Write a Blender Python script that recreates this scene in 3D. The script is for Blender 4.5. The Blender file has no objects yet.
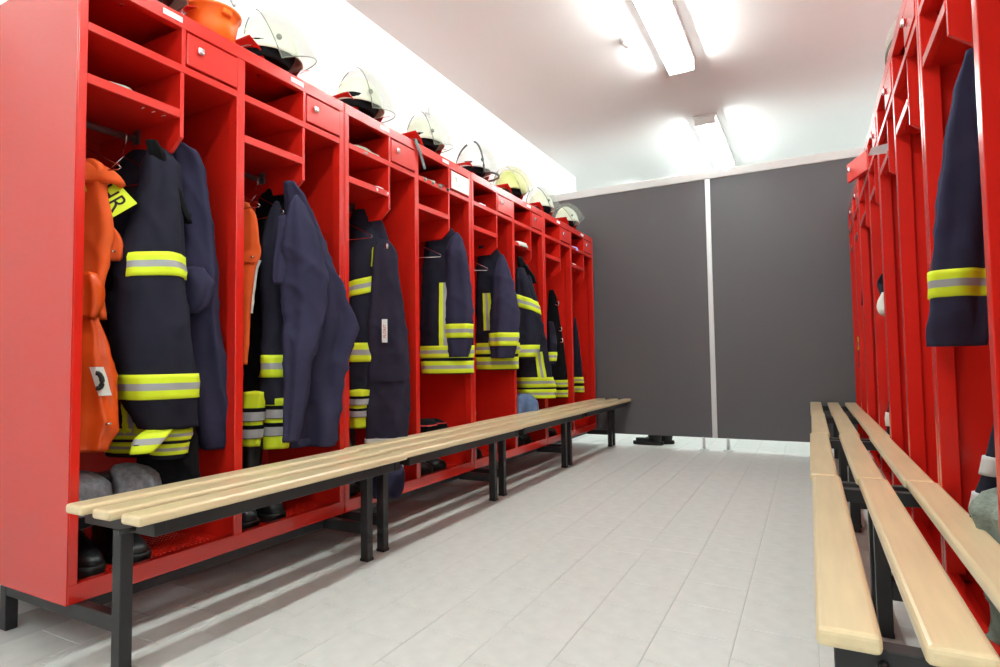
import bpy, bmesh, math, random
from mathutils import Vector, Matrix, noise
from bisect import bisect

random.seed(4)
PI = math.pi
SC = bpy.context.scene
COL = SC.collection

# ------------------------------------------------------------------ camera
cam_d = bpy.data.cameras.new('camera')
cam_d.sensor_width = 36.0
cam_d.lens = 36.0 * 587.66 / 1000.0
cam_d.clip_start = 0.02
cam = bpy.data.objects.new('camera', cam_d)
COL.objects.link(cam)
cr = Vector((0.88474521, 0.46586783, -0.01389522))
cd = Vector((-0.03436983, 0.03548278, -0.9987791))
cf = Vector((-0.46480601, 0.8841426, 0.04740502))
M = Matrix((cr, -cd, -cf)).transposed().to_4x4()
M.translation = Vector((0, 0, 0.84))
cam.matrix_world = M
SC.camera = cam

# ------------------------------------------------------------------ world, exposure
w = bpy.data.worlds.new('world'); SC.world = w; w.use_nodes = True
w.node_tree.nodes['Background'].inputs[0].default_value = (0.9, 0.95, 1.0, 1)
w.node_tree.nodes['Background'].inputs[1].default_value = 1.0
vs = SC.view_settings
vs.view_transform = 'Standard'; vs.look = 'None'; vs.gamma = 1.0; vs.use_curve_mapping = False
vs.exposure = 0.0
TUBE = 420.0         # radiance of the fluorescent tubes
LAMP = 2.6           # glow of the clear covers round them

# ------------------------------------------------------------------ materials
def mat(name, col, rough=0.5, metal=0.0, spec=0.5, bump=None, var=None, coat=0.0, sheen=0.0, emit=None, alpha=None, trans=0.0, ior=1.45):
    m = bpy.data.materials.new(name); m.use_nodes = True
    nt = m.node_tree; b = nt.nodes['Principled BSDF']
    b.inputs['Base Color'].default_value = (*col, 1)
    b.inputs['Roughness'].default_value = rough
    b.inputs['Metallic'].default_value = metal
    b.inputs['Specular IOR Level'].default_value = spec
    b.inputs['Coat Weight'].default_value = coat
    b.inputs['Coat Roughness'].default_value = 0.15
    b.inputs['Sheen Weight'].default_value = sheen
    b.inputs['IOR'].default_value = ior
    b.inputs['Transmission Weight'].default_value = trans
    if alpha is not None: b.inputs['Alpha'].default_value = alpha
    if emit:
        b.inputs['Emission Color'].default_value = (*emit[0], 1)
        b.inputs['Emission Strength'].default_value = emit[1]
    tc = None
    if bump or var:
        tc = nt.nodes.new('ShaderNodeTexCoord')
    if var:                                   # (scale, amount, stretch vector)
        mp = nt.nodes.new('ShaderNodeMapping'); mp.inputs['Scale'].default_value = var[2]
        n = nt.nodes.new('ShaderNodeTexNoise'); n.inputs['Scale'].default_value = var[0]; n.inputs['Detail'].default_value = 4
        r = nt.nodes.new('ShaderNodeMapRange')
        r.inputs['From Min'].default_value = 0.3; r.inputs['From Max'].default_value = 0.7
        r.inputs['To Min'].default_value = 1 - var[1]; r.inputs['To Max'].default_value = 1 + var[1]
        mx = nt.nodes.new('ShaderNodeVectorMath'); mx.operation = 'SCALE'; mx.inputs[0].default_value = col
        nt.links.new(tc.outputs['Object'], mp.inputs[0]); nt.links.new(mp.outputs[0], n.inputs['Vector'])
        nt.links.new(n.outputs['Fac'], r.inputs['Value']); nt.links.new(r.outputs[0], mx.inputs['Scale'])
        nt.links.new(mx.outputs[0], b.inputs['Base Color'])
    if bump:                                  # (scale, strength)
        n = nt.nodes.new('ShaderNodeTexNoise'); n.inputs['Scale'].default_value = bump[0]; n.inputs['Detail'].default_value = 3
        bp = nt.nodes.new('ShaderNodeBump'); bp.inputs['Strength'].default_value = bump[1]; bp.inputs['Distance'].default_value = 0.004
        nt.links.new(tc.outputs['Object'], n.inputs['Vector']); nt.links.new(n.outputs['Fac'], bp.inputs['Height'])
        nt.links.new(bp.outputs[0], b.inputs['Normal'])
    return m

V1 = (1, 1, 1)
RED = mat('red_powder_coat', (0.64, 0.016, 0.008), 0.26, spec=0.5, ior=1.5, coat=0.4, bump=(900, 0.02))
BLACKSTEEL = mat('black_steel', (0.018, 0.018, 0.019), 0.42)
WOOD = mat('beech_wood', (0.78, 0.62, 0.37), 0.3, var=(3.0, 0.07, (14, 1.2, 14)), coat=0.3)
WALL = mat('white_wall_paint', (0.90, 0.90, 0.89), 0.8, bump=(150, 0.05))
CEIL = mat('white_ceiling_paint', (0.88, 0.87, 0.865), 0.85, bump=(120, 0.04))
TILE = mat('pale_floor_tile', (0.69, 0.69, 0.66), 0.38, var=(18, 0.05, V1), bump=(60, 0.03))
GROUT = mat('grey_grout', (0.60, 0.60, 0.58), 0.8)
PANEL = mat('dark_grey_laminate', (0.125, 0.121, 0.128), 0.40, bump=(500, 0.05))
ALU = mat('brushed_aluminium', (0.72, 0.72, 0.72), 0.35, metal=0.6)
WHITEPL = mat('white_plastic', (0.85, 0.85, 0.84), 0.4)
LIGHTM = mat('lit_diffuser', (0.9, 0.9, 0.9), 0.5, emit=((0.91, 1.0, 0.97), LAMP), alpha=0.45)
TUBEM = mat('lit_tube', (0.9, 0.9, 0.9), 0.5, emit=((0.91, 1.0, 0.97), TUBE))
CHROME = mat('chrome', (0.75, 0.75, 0.76), 0.18, metal=1.0)
RODM = mat('dull_steel_rod', (0.22, 0.20, 0.20), 0.35, metal=0.8)
NAVY = mat('navy_aramid_cloth', (0.0175, 0.0175, 0.030), 0.85, spec=0.15, bump=(700, 0.25), var=(5, 0.18, V1))
NAVY2 = mat('faded_and_lit_navy', (0.034, 0.032, 0.066), 0.85, spec=0.15, bump=(800, 0.25), var=(5, 0.15, V1))  # faded coats, and jacket sleeves with their lit tone painted in
NAVY3 = mat('purple_navy_cotton', (0.027, 0.023, 0.041), 0.85, spec=0.15, bump=(800, 0.25), var=(5, 0.15, V1))
BLACKC = mat('black_cloth', (0.005, 0.005, 0.006), 0.85, spec=0.15, bump=(300, 0.4))
ORANGE = mat('orange_cotton', (0.80, 0.11, 0.012), 0.75, bump=(600, 0.2), var=(6, 0.1, V1))
ORANGEPVC = mat('glossy_orange_pvc', (0.72, 0.09, 0.012), 0.25, var=(6, 0.12, V1))
YELLOW = mat('fluorescent_yellow_tape', (0.72, 0.88, 0.02), 0.6)
SILVER = mat('silver_reflective_tape', (0.38, 0.39, 0.40), 0.45)
GREYKNIT = mat('grey_knit', (0.20, 0.20, 0.215), 0.95, bump=(350, 1.0), var=(60, 0.3, V1))
DENIM = mat('washed_denim', (0.12, 0.19, 0.33), 0.9, bump=(500, 0.4), var=(20, 0.2, V1))
LEATHER = mat('black_leather', (0.008, 0.008, 0.009), 0.32, bump=(120, 0.15))
RUBBER = mat('black_rubber', (0.007, 0.007, 0.007), 0.5)
BROWNLEATHER = mat('dark_neck_leather', (0.045, 0.014, 0.010), 0.55)
HELMET = mat('pale_luminous_shell', (0.78, 0.82, 0.66), 0.3)
HELMETW = mat('white_helmet_shell', (0.85, 0.85, 0.83), 0.3)
HELMETY = mat('yellowed_helmet_shell', (0.72, 0.75, 0.30), 0.3)
VISOR = mat('clear_visor', (0.40, 0.45, 0.38), 0.08, alpha=0.26)
VISORY = mat('yellow_tinted_visor', (0.60, 0.62, 0.30), 0.1, alpha=0.42)
VISRIM = mat('visor_edge', (0.20, 0.22, 0.17), 0.3)
DARKRIM = mat('dark_rubber_edge', (0.09, 0.10, 0.10), 0.5)
ORANGETUB = mat('orange_plastic', (0.95, 0.16, 0.02), 0.22)
PAPER = mat('white_paper', (0.80, 0.80, 0.78), 0.8)
GREYPAPER = mat('grey_card', (0.52, 0.50, 0.50), 0.6)
CLOTHGREY = mat('grey_green_work_glove', (0.33, 0.33, 0.26), 0.9, bump=(200, 0.6))
CLOTHWHITE = mat('off_white_cloth', (0.70, 0.68, 0.62), 0.9, bump=(200, 0.4))
FLUFF = mat('grey_green_fleece', (0.20, 0.235, 0.20), 1.0, bump=(90, 1.0), var=(40, 0.25, V1))
BLUEC = mat('light_blue_cloth', (0.25, 0.30, 0.70), 0.8)
INK = mat('black_print', (0.012, 0.012, 0.012), 0.7)
REDINK = mat('red_print', (0.55, 0.03, 0.03), 0.7)
SHOERED = mat('red_shoe_cloth', (0.45, 0.02, 0.02), 0.7)

# ------------------------------------------------------------------ helpers
def link(name, me, m, parent=None, loc=(0, 0, 0)):
    o = bpy.data.objects.new(name, me); COL.objects.link(o)
    if m is not None:
        for mm in (m if isinstance(m, (list, tuple)) else [m]):
            me.materials.append(mm)
    if parent: o.parent = parent
    o.location = loc
    return o

def thing(name, label, cat, loc=(0, 0, 0), rz=0.0, group=None):
    o = bpy.data.objects.new(name, None); COL.objects.link(o)
    o.empty_display_size = 0.05
    o.location = loc; o.rotation_euler = (0, 0, rz)
    o['label'] = label; o['category'] = cat
    if group: o['group'] = group
    return o

def tag(o, label, cat, group=None):
    o['label'] = label; o['category'] = cat
    if group: o['group'] = group
    return o

def add_box(bm, lo, hi, bev=0.0, seg=1):
    x0, y0, z0 = lo; x1, y1, z1 = hi
    vs_ = [bm.verts.new(p) for p in ((x0,y0,z0),(x1,y0,z0),(x1,y1,z0),(x0,y1,z0),(x0,y0,z1),(x1,y0,z1),(x1,y1,z1),(x0,y1,z1))]
    fs = [bm.faces.new([vs_[i] for i in q]) for q in ((0,3,2,1),(4,5,6,7),(0,1,5,4),(1,2,6,5),(2,3,7,6),(3,0,4,7))]
    if bev > 0:
        es = list({e for f in fs for e in f.edges})
        bmesh.ops.bevel(bm, geom=es, offset=bev, segments=seg, affect='EDGES', profile=0.5)
    return fs

def mesh_of(bm, smooth=False):
    bmesh.ops.recalc_face_normals(bm, faces=bm.faces)
    me = bpy.data.meshes.new('mesh'); bm.to_mesh(me); bm.free()
    if smooth:
        for p in me.polygons: p.use_smooth = True
    return me

def box(name, lo, hi, m, parent=None, bev=0.0, seg=1):
    bm = bmesh.new(); add_box(bm, lo, hi, bev, seg)
    return link(name, mesh_of(bm), m, parent)

def boxes(name, lst, m, parent=None, bev=0.0):
    bm = bmesh.new()
    for lo, hi in lst: add_box(bm, lo, hi, bev)
    return link(name, mesh_of(bm), m, parent)

def prism(name, pts, axis, a, b, m, parent=None):
    """polygon pts extruded along axis from a to b"""
    bm = bmesh.new()
    def mk(p, t):
        q = [p[0], p[1]]; q.insert(axis, t); return bm.verts.new(q)
    A = [mk(p, a) for p in pts]; B = [mk(p, b) for p in pts]
    bm.faces.new(A); bm.faces.new(B[::-1])
    for i in range(len(pts)):
        j = (i + 1) % len(pts); bm.faces.new([A[i], A[j], B[j], B[i]])
    return link(name, mesh_of(bm), m, parent)

def add_tube(bm, pts, r, n=8):
    pts = [Vector(p) for p in pts]; rings = []
    for i, p in enumerate(pts):
        t = (pts[min(i + 1, len(pts) - 1)] - pts[max(i - 1, 0)]).normalized()
        a = t.cross(Vector((0, 0, 1)))
        if a.length < 0.05: a = t.cross(Vector((1, 0, 0)))
        a.normalize(); b = t.cross(a)
        rr = r[i] if isinstance(r, (list, tuple)) else r
        rings.append([bm.verts.new(p + rr * (math.cos(k * 2 * PI / n) * a + math.sin(k * 2 * PI / n) * b)) for k in range(n)])
    for q, s in zip(rings, rings[1:]):
        for k in range(n): bm.faces.new([q[k], q[(k + 1) % n], s[(k + 1) % n], s[k]])
    bm.faces.new(rings[0][::-1]); bm.faces.new(rings[-1])

def tube(name, pts, r, m, parent=None, n=8):
    bm = bmesh.new(); add_tube(bm, pts, r, n)
    return link(name, mesh_of(bm, True), m, parent)

def lathe(name, prof, m, parent=None, n=24, sx=1.0, sy=1.0, loc=(0, 0, 0)):
    bm = bmesh.new(); rings = []
    for r, z in prof:
        rings.append([bm.verts.new((r * sx * math.cos(k*2*PI/n), r * sy * math.sin(k*2*PI/n), z)) for k in range(n)])
    for q, s in zip(rings, rings[1:]):
        for k in range(n): bm.faces.new([q[k], q[(k+1) % n], s[(k+1) % n], s[k]])
    bm.faces.new(rings[0][::-1]); bm.faces.new(rings[-1])
    return link(name, mesh_of(bm, True), m, parent, loc)

RINGS = {
    'c1_orange': [(-2.08, 1.057, 1.521, 0.03, 0.011, 0.175), (-2.08, 1.065, 1.503, 0.057, 0.02, 0.175), (-2.08, 1.067, 1.463, 0.067, 0.023, 0.175), (-2.08, 1.068, 1.407, 0.067, 0.023, 0.175), (-2.08, 1.074, 1.308, 0.081, 0.028, 0.175), (-2.08, 1.068, 1.184, 0.077, 0.027, 0.175), (-2.08, 1.057, 1.091, 0.076, 0.027, 0.175), (-2.08, 1.068, 0.994, 0.08, 0.028, 0.175)],
    'c1_orange_low': [(-2.02, 1.034, 0.995, 0.031, 0.017, 0.611), (-2.02, 1.041, 0.958, 0.037, 0.02, 0.611), (-2.02, 1.042, 0.894, 0.048, 0.026, 0.611), (-2.02, 1.049, 0.815, 0.059, 0.033, 0.611), (-2.02, 1.053, 0.736, 0.062, 0.034, 0.611), (-2.02, 1.053, 0.657, 0.061, 0.033, 0.611), (-2.02, 1.05, 0.61, 0.051, 0.028, 0.611), (-2.02, 1.047, 0.573, 0.042, 0.023, 0.611)],
    'c1_orange_roll': [(-2.0, 1.024, 1.136, 0.022, 0.016, 0.524), (-2.0, 1.031, 1.108, 0.034, 0.024, 0.524), (-2.0, 1.034, 1.067, 0.036, 0.026, 0.524), (-2.0, 1.032, 1.026, 0.034, 0.024, 0.524), (-2.0, 1.027, 0.994, 0.022, 0.016, 0.524)],
    'c1_torso': [(-2.14, 1.29, 1.65, 0.061, 0.021, 0.087), (-2.14, 1.288, 1.616, 0.122, 0.041, 0.087), (-2.14, 1.282, 1.543, 0.16, 0.054, 0.087), (-2.14, 1.276, 1.448, 0.179, 0.061, 0.087), (-2.14, 1.271, 1.3, 0.193, 0.065, 0.087), (-2.14, 1.27, 1.153, 0.201, 0.068, 0.087), (-2.14, 1.278, 0.972, 0.203, 0.069, 0.087), (-2.14, 1.291, 0.79, 0.199, 0.068, 0.087), (-2.14, 1.299, 0.645, 0.191, 0.065, 0.087), (-2.14, 1.299, 0.516, 0.183, 0.062, 0.087)],
    'c1_sleeve': [(-2.0, 1.235, 1.596, 0.033, 0.026, 0.262), (-2.0, 1.247, 1.557, 0.057, 0.045, 0.262), (-2.0, 1.248, 1.457, 0.07, 0.056, 0.262), (-2.0, 1.237, 1.349, 0.084, 0.067, 0.262), (-2.0, 1.224, 1.259, 0.1, 0.08, 0.262), (-2.0, 1.219, 1.154, 0.109, 0.087, 0.262), (-2.0, 1.223, 0.999, 0.12, 0.096, 0.262), (-2.0, 1.235, 0.879, 0.124, 0.099, 0.262), (-2.0, 1.247, 0.785, 0.124, 0.099, 0.262), (-2.0, 1.26, 0.705, 0.117, 0.093, 0.262), (-2.0, 1.281, 0.652, 0.103, 0.082, 0.262), (-2.0, 1.288, 0.627, 0.097, 0.077, 0.262)],
    'c1_collar': [(-1.97, 1.202, 1.612, 0.018, 0.013, 0.698), (-1.97, 1.217, 1.585, 0.024, 0.017, 0.698), (-1.97, 1.242, 1.54, 0.028, 0.019, 0.698), (-1.97, 1.263, 1.485, 0.03, 0.021, 0.698), (-1.97, 1.284, 1.426, 0.032, 0.022, 0.698), (-1.97, 1.307, 1.381, 0.032, 0.022, 0.698), (-1.97, 1.328, 1.353, 0.024, 0.017, 0.698)],
    'c1_trouser': [(-2.05, 1.324, 0.653, 0.076, 0.03, 0.524), (-2.05, 1.328, 0.588, 0.1, 0.04, 0.524), (-2.05, 1.326, 0.485, 0.11, 0.044, 0.524), (-2.05, 1.323, 0.397, 0.113, 0.045, 0.524)],
    'c1_cufftab': [(-1.95, 1.235, 0.631, 0.032, 0.01, 1.047), (-1.95, 1.205, 0.608, 0.04, 0.012, 1.047), (-1.95, 1.185, 0.577, 0.034, 0.01, 1.047), (-1.95, 1.169, 0.55, 0.025, 0.008, 1.047)],
    'c1_navy': [(-2.02, 1.333, 1.657, 0.019, 0.009, 0.349), (-2.02, 1.351, 1.629, 0.052, 0.023, 0.349), (-2.02, 1.369, 1.548, 0.069, 0.031, 0.349), (-2.02, 1.385, 1.438, 0.075, 0.034, 0.349), (-2.02, 1.396, 1.309, 0.081, 0.037, 0.349), (-2.02, 1.406, 1.179, 0.081, 0.037, 0.349), (-2.02, 1.411, 1.085, 0.074, 0.033, 0.349), (-2.02, 1.42, 0.973, 0.074, 0.033, 0.349), (-2.02, 1.44, 0.861, 0.076, 0.034, 0.349), (-2.02, 1.46, 0.728, 0.078, 0.035, 0.349), (-2.02, 1.482, 0.613, 0.079, 0.036, 0.349), (-2.02, 1.494, 0.555, 0.077, 0.035, 0.349), (-2.02, 1.5, 0.524, 0.071, 0.032, 0.349)],
    'c1_navy_cuff': [(-1.97, 1.359, 1.194, 0.037, 0.026, 0.524), (-1.97, 1.371, 1.152, 0.054, 0.038, 0.524), (-1.97, 1.37, 1.104, 0.056, 0.039, 0.524), (-1.97, 1.366, 1.06, 0.046, 0.032, 0.524), (-1.97, 1.357, 1.03, 0.02, 0.014, 0.524)],
    'c2_orange': [(-2.05, 1.645, 1.511, 0.016, 0.005, 0.262), (-2.05, 1.656, 1.467, 0.039, 0.012, 0.262), (-2.05, 1.659, 1.338, 0.055, 0.017, 0.262), (-2.05, 1.662, 1.301, 0.058, 0.017, 0.262), (-2.05, 1.645, 1.231, 0.05, 0.015, 0.262), (-2.05, 1.634, 1.065, 0.039, 0.012, 0.262), (-2.05, 1.631, 0.921, 0.034, 0.01, 0.262), (-2.05, 1.627, 0.84, 0.029, 0.009, 0.262)],
    'c2_torso': [(-2.1, 1.835, 1.64, 0.041, 0.015, 0.175), (-2.1, 1.836, 1.595, 0.072, 0.026, 0.175), (-2.1, 1.831, 1.485, 0.098, 0.035, 0.175), (-2.1, 1.832, 1.305, 0.108, 0.039, 0.175), (-2.1, 1.83, 1.126, 0.12, 0.043, 0.175), (-2.1, 1.82, 0.948, 0.119, 0.043, 0.175), (-2.1, 1.805, 0.773, 0.113, 0.041, 0.175), (-2.1, 1.787, 0.635, 0.1, 0.036, 0.175)],
    'c2_sleeve': [(-2.0, 1.762, 1.536, 0.01, 0.008, 0.436), (-2.0, 1.759, 1.492, 0.029, 0.022, 0.436), (-2.0, 1.76, 1.389, 0.05, 0.037, 0.436), (-2.0, 1.761, 1.2, 0.058, 0.043, 0.436), (-2.0, 1.762, 1.029, 0.062, 0.046, 0.436), (-2.0, 1.762, 0.901, 0.066, 0.049, 0.436), (-2.0, 1.763, 0.775, 0.066, 0.049, 0.436), (-2.0, 1.763, 0.699, 0.061, 0.046, 0.436), (-2.0, 1.763, 0.673, 0.053, 0.04, 0.436)],
    'c2_coat': [(-1.93, 1.771, 1.615, 0.024, 0.013, 0.698), (-1.93, 1.801, 1.57, 0.047, 0.026, 0.698), (-1.93, 1.85, 1.446, 0.075, 0.041, 0.698), (-1.93, 1.888, 1.275, 0.099, 0.054, 0.698), (-1.93, 1.921, 1.124, 0.119, 0.065, 0.698), (-1.93, 1.945, 1.014, 0.137, 0.075, 0.698), (-1.93, 1.927, 0.924, 0.123, 0.068, 0.698), (-1.93, 1.909, 0.792, 0.109, 0.06, 0.698), (-1.93, 1.901, 0.661, 0.102, 0.056, 0.698), (-1.93, 1.898, 0.553, 0.096, 0.053, 0.698), (-1.93, 1.898, 0.484, 0.087, 0.048, 0.698)],
    'c2_coatsleeve': [(-1.85, 1.732, 1.533, 0.01, 0.007, 0.873), (-1.85, 1.735, 1.5, 0.031, 0.023, 0.873), (-1.85, 1.743, 1.435, 0.053, 0.04, 0.873), (-1.85, 1.754, 1.362, 0.069, 0.052, 0.873), (-1.85, 1.771, 1.252, 0.081, 0.061, 0.873), (-1.85, 1.788, 1.107, 0.085, 0.064, 0.873), (-1.85, 1.777, 0.981, 0.069, 0.052, 0.873), (-1.85, 1.753, 0.857, 0.054, 0.041, 0.873), (-1.85, 1.74, 0.715, 0.044, 0.033, 0.873), (-1.85, 1.722, 0.595, 0.034, 0.026, 0.873), (-1.85, 1.707, 0.529, 0.026, 0.02, 0.873)],
    'c2_strap': [(-1.9, 1.715, 1.452, 0.022, 0.009, 0.524), (-1.9, 1.71, 1.372, 0.026, 0.01, 0.524), (-1.9, 1.695, 1.266, 0.026, 0.01, 0.524), (-1.9, 1.685, 1.183, 0.022, 0.009, 0.524), (-1.9, 1.685, 1.163, 0.014, 0.006, 0.524)],
    'c2_tlegL': [(-2.05, 1.698, 0.727, 0.046, 0.028, 0.349), (-2.05, 1.689, 0.653, 0.042, 0.025, 0.349), (-2.05, 1.682, 0.571, 0.04, 0.024, 0.349), (-2.05, 1.678, 0.506, 0.035, 0.021, 0.349)],
    'c2_tlegR': [(-2.0, 1.766, 0.699, 0.061, 0.043, 0.349), (-2.0, 1.769, 0.639, 0.055, 0.038, 0.349), (-2.0, 1.764, 0.564, 0.054, 0.038, 0.349), (-2.0, 1.759, 0.49, 0.05, 0.035, 0.349)],
    'c3_torso': [(-2.08, 2.423, 1.66, 0.061, 0.025, 0.349), (-2.08, 2.422, 1.606, 0.083, 0.035, 0.349), (-2.08, 2.402, 1.441, 0.085, 0.036, 0.349), (-2.08, 2.381, 1.225, 0.081, 0.034, 0.349), (-2.08, 2.373, 1.014, 0.081, 0.034, 0.349), (-2.08, 2.368, 0.857, 0.072, 0.03, 0.349), (-2.08, 2.368, 0.728, 0.062, 0.026, 0.349), (-2.08, 2.368, 0.681, 0.051, 0.021, 0.349)],
    'c3_dungaree': [(-1.95, 2.407, 1.481, 0.028, 0.012, 0.611), (-1.95, 2.411, 1.46, 0.046, 0.019, 0.611), (-1.95, 2.419, 1.42, 0.062, 0.026, 0.611), (-1.95, 2.426, 1.273, 0.072, 0.03, 0.611), (-1.95, 2.437, 1.143, 0.08, 0.034, 0.611), (-1.95, 2.44, 1.012, 0.098, 0.041, 0.611), (-1.95, 2.452, 0.855, 0.111, 0.046, 0.611), (-1.95, 2.45, 0.699, 0.116, 0.049, 0.611), (-1.95, 2.441, 0.57, 0.11, 0.046, 0.611), (-1.95, 2.428, 0.433, 0.102, 0.043, 0.611)],
    'c3_strap': [(-2.0, 2.412, 1.636, 0.018, 0.007, 0.611), (-2.0, 2.432, 1.571, 0.031, 0.012, 0.611), (-2.0, 2.46, 1.496, 0.039, 0.016, 0.611), (-2.0, 2.477, 1.445, 0.039, 0.016, 0.611)],
    'c3_tleg': [(-2.05, 2.341, 0.703, 0.054, 0.038, 0.349), (-2.05, 2.337, 0.642, 0.046, 0.032, 0.349), (-2.05, 2.329, 0.562, 0.041, 0.029, 0.349), (-2.05, 2.333, 0.51, 0.039, 0.027, 0.349)],
    'c3_hang': [(-1.865, 2.364, 0.346, 0.052, 0.031, 0.873), (-1.865, 2.36, 0.307, 0.069, 0.042, 0.873), (-1.865, 2.348, 0.26, 0.077, 0.046, 0.873), (-1.865, 2.332, 0.214, 0.076, 0.046, 0.873), (-1.865, 2.328, 0.181, 0.054, 0.032, 0.873)],
    'c3_grey': [(-1.87, 2.359, 0.396, 0.04, 0.02, 0.873), (-1.87, 2.359, 0.366, 0.06, 0.03, 0.873), (-1.87, 2.359, 0.317, 0.065, 0.032, 0.873)],
    'c4_torso': [(-2.0, 3.036, 1.667, 0.069, 0.023, 0.436), (-2.0, 3.046, 1.625, 0.1, 0.034, 0.436), (-2.0, 3.073, 1.51, 0.135, 0.046, 0.436), (-2.0, 3.086, 1.291, 0.151, 0.051, 0.436), (-2.0, 3.087, 1.04, 0.16, 0.054, 0.436), (-2.0, 3.085, 0.884, 0.159, 0.054, 0.436), (-2.0, 3.083, 0.766, 0.153, 0.052, 0.436)],
    'c4_sleeve': [(-1.9, 3.062, 1.635, 0.012, 0.009, 0.611), (-1.9, 3.056, 1.597, 0.04, 0.028, 0.611), (-1.9, 3.054, 1.516, 0.064, 0.045, 0.611), (-1.9, 3.075, 1.376, 0.071, 0.05, 0.611), (-1.9, 3.089, 1.222, 0.08, 0.056, 0.611), (-1.9, 3.08, 1.086, 0.083, 0.058, 0.611), (-1.9, 3.078, 0.975, 0.071, 0.049, 0.611), (-1.9, 3.071, 0.901, 0.061, 0.043, 0.611), (-1.9, 3.064, 0.87, 0.052, 0.036, 0.611)],
    'c5_torso': [(-2.0, 3.61, 1.657, 0.057, 0.019, 0.436), (-2.0, 3.646, 1.62, 0.082, 0.028, 0.436), (-2.0, 3.679, 1.495, 0.108, 0.037, 0.436), (-2.0, 3.726, 1.283, 0.134, 0.045, 0.436), (-2.0, 3.758, 1.068, 0.153, 0.052, 0.436), (-2.0, 3.754, 0.908, 0.152, 0.052, 0.436), (-2.0, 3.75, 0.778, 0.145, 0.049, 0.436)],
    'c5_sleeve': [(-1.9, 3.661, 1.591, 0.014, 0.01, 0.698), (-1.9, 3.66, 1.548, 0.036, 0.025, 0.698), (-1.9, 3.665, 1.471, 0.061, 0.043, 0.698), (-1.9, 3.691, 1.31, 0.09, 0.063, 0.698), (-1.9, 3.709, 1.147, 0.108, 0.076, 0.698), (-1.9, 3.69, 1.026, 0.1, 0.07, 0.698), (-1.9, 3.679, 0.92, 0.089, 0.062, 0.698), (-1.9, 3.662, 0.863, 0.075, 0.052, 0.698)],
    'c6_torso': [(-1.92, 4.047, 1.576, 0.038, 0.017, 0.524), (-1.92, 4.069, 1.463, 0.058, 0.026, 0.524), (-1.92, 4.124, 1.235, 0.085, 0.038, 0.524), (-1.92, 4.172, 1.043, 0.11, 0.049, 0.524), (-1.92, 4.204, 0.886, 0.126, 0.057, 0.524), (-1.92, 4.235, 0.729, 0.142, 0.064, 0.524), (-1.92, 4.269, 0.61, 0.151, 0.068, 0.524), (-1.92, 4.276, 0.554, 0.147, 0.066, 0.524)],
    'c6_sleeve': [(-1.9, 3.951, 1.538, 0.031, 0.022, 0.873), (-1.9, 3.99, 1.414, 0.059, 0.041, 0.873), (-1.9, 4.047, 1.267, 0.088, 0.061, 0.873), (-1.9, 4.077, 1.115, 0.104, 0.073, 0.873), (-1.9, 4.063, 1.0, 0.1, 0.07, 0.873), (-1.9, 4.042, 0.908, 0.091, 0.064, 0.873), (-1.9, 4.022, 0.848, 0.075, 0.053, 0.873)],
    'c6_collar': [(-1.9, 3.946, 1.62, 0.021, 0.013, 1.047), (-1.9, 3.987, 1.566, 0.034, 0.02, 1.047), (-1.9, 4.073, 1.5, 0.052, 0.031, 1.047), (-1.9, 4.135, 1.445, 0.048, 0.029, 1.047)],
    'c7_torso': [(-2.02, 4.843, 1.471, 0.022, 0.009, 0.262), (-2.02, 4.863, 1.401, 0.04, 0.016, 0.262), (-2.02, 4.877, 1.204, 0.058, 0.023, 0.262), (-2.02, 4.901, 0.98, 0.072, 0.029, 0.262), (-2.02, 4.925, 0.756, 0.086, 0.034, 0.262), (-2.02, 4.94, 0.575, 0.095, 0.038, 0.262), (-2.02, 4.949, 0.503, 0.09, 0.036, 0.262)],
    'c7_sleeve': [(-1.93, 4.592, 1.167, 0.022, 0.015, 0.698), (-1.93, 4.62, 1.058, 0.035, 0.024, 0.698), (-1.93, 4.624, 0.913, 0.03, 0.021, 0.698), (-1.93, 4.608, 0.803, 0.026, 0.018, 0.698)],
    'c8_torso': [(-2.0, 5.372, 1.25, 0.01, 0.004, 0.262), (-2.0, 5.379, 1.134, 0.024, 0.01, 0.262), (-2.0, 5.392, 0.892, 0.043, 0.017, 0.262), (-2.0, 5.409, 0.698, 0.053, 0.021, 0.262), (-2.0, 5.416, 0.571, 0.058, 0.023, 0.262), (-2.0, 5.427, 0.523, 0.053, 0.021, 0.262)],
    'r1_sleeve': [(0.36, 1.694, 1.547, 0.013, 0.009, 0.175), (0.36, 1.73, 1.491, 0.026, 0.018, 0.175), (0.36, 1.766, 1.419, 0.038, 0.026, 0.175), (0.36, 1.81, 1.31, 0.051, 0.036, 0.175), (0.36, 1.862, 1.196, 0.062, 0.043, 0.175), (0.36, 1.905, 1.1, 0.067, 0.047, 0.175), (0.36, 1.934, 1.024, 0.071, 0.049, 0.175), (0.36, 1.981, 0.948, 0.071, 0.05, 0.175), (0.36, 2.03, 0.896, 0.069, 0.048, 0.175), (0.36, 2.056, 0.865, 0.064, 0.045, 0.175)],
    'r0_garment': [(0.41, 1.661, 0.827, 0.032, 0.013, 0.349), (0.41, 1.662, 0.741, 0.047, 0.019, 0.349), (0.41, 1.681, 0.63, 0.067, 0.027, 0.349), (0.41, 1.714, 0.559, 0.078, 0.031, 0.349), (0.41, 1.756, 0.484, 0.088, 0.035, 0.349), (0.41, 1.779, 0.399, 0.091, 0.036, 0.349)],
    'r3_sneaker': [(0.385, 3.525, 0.64, 0.042, 0.021, 0.349), (0.385, 3.549, 0.569, 0.052, 0.026, 0.349), (0.385, 3.562, 0.478, 0.059, 0.029, 0.349), (0.385, 3.573, 0.392, 0.056, 0.028, 0.349)],
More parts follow.
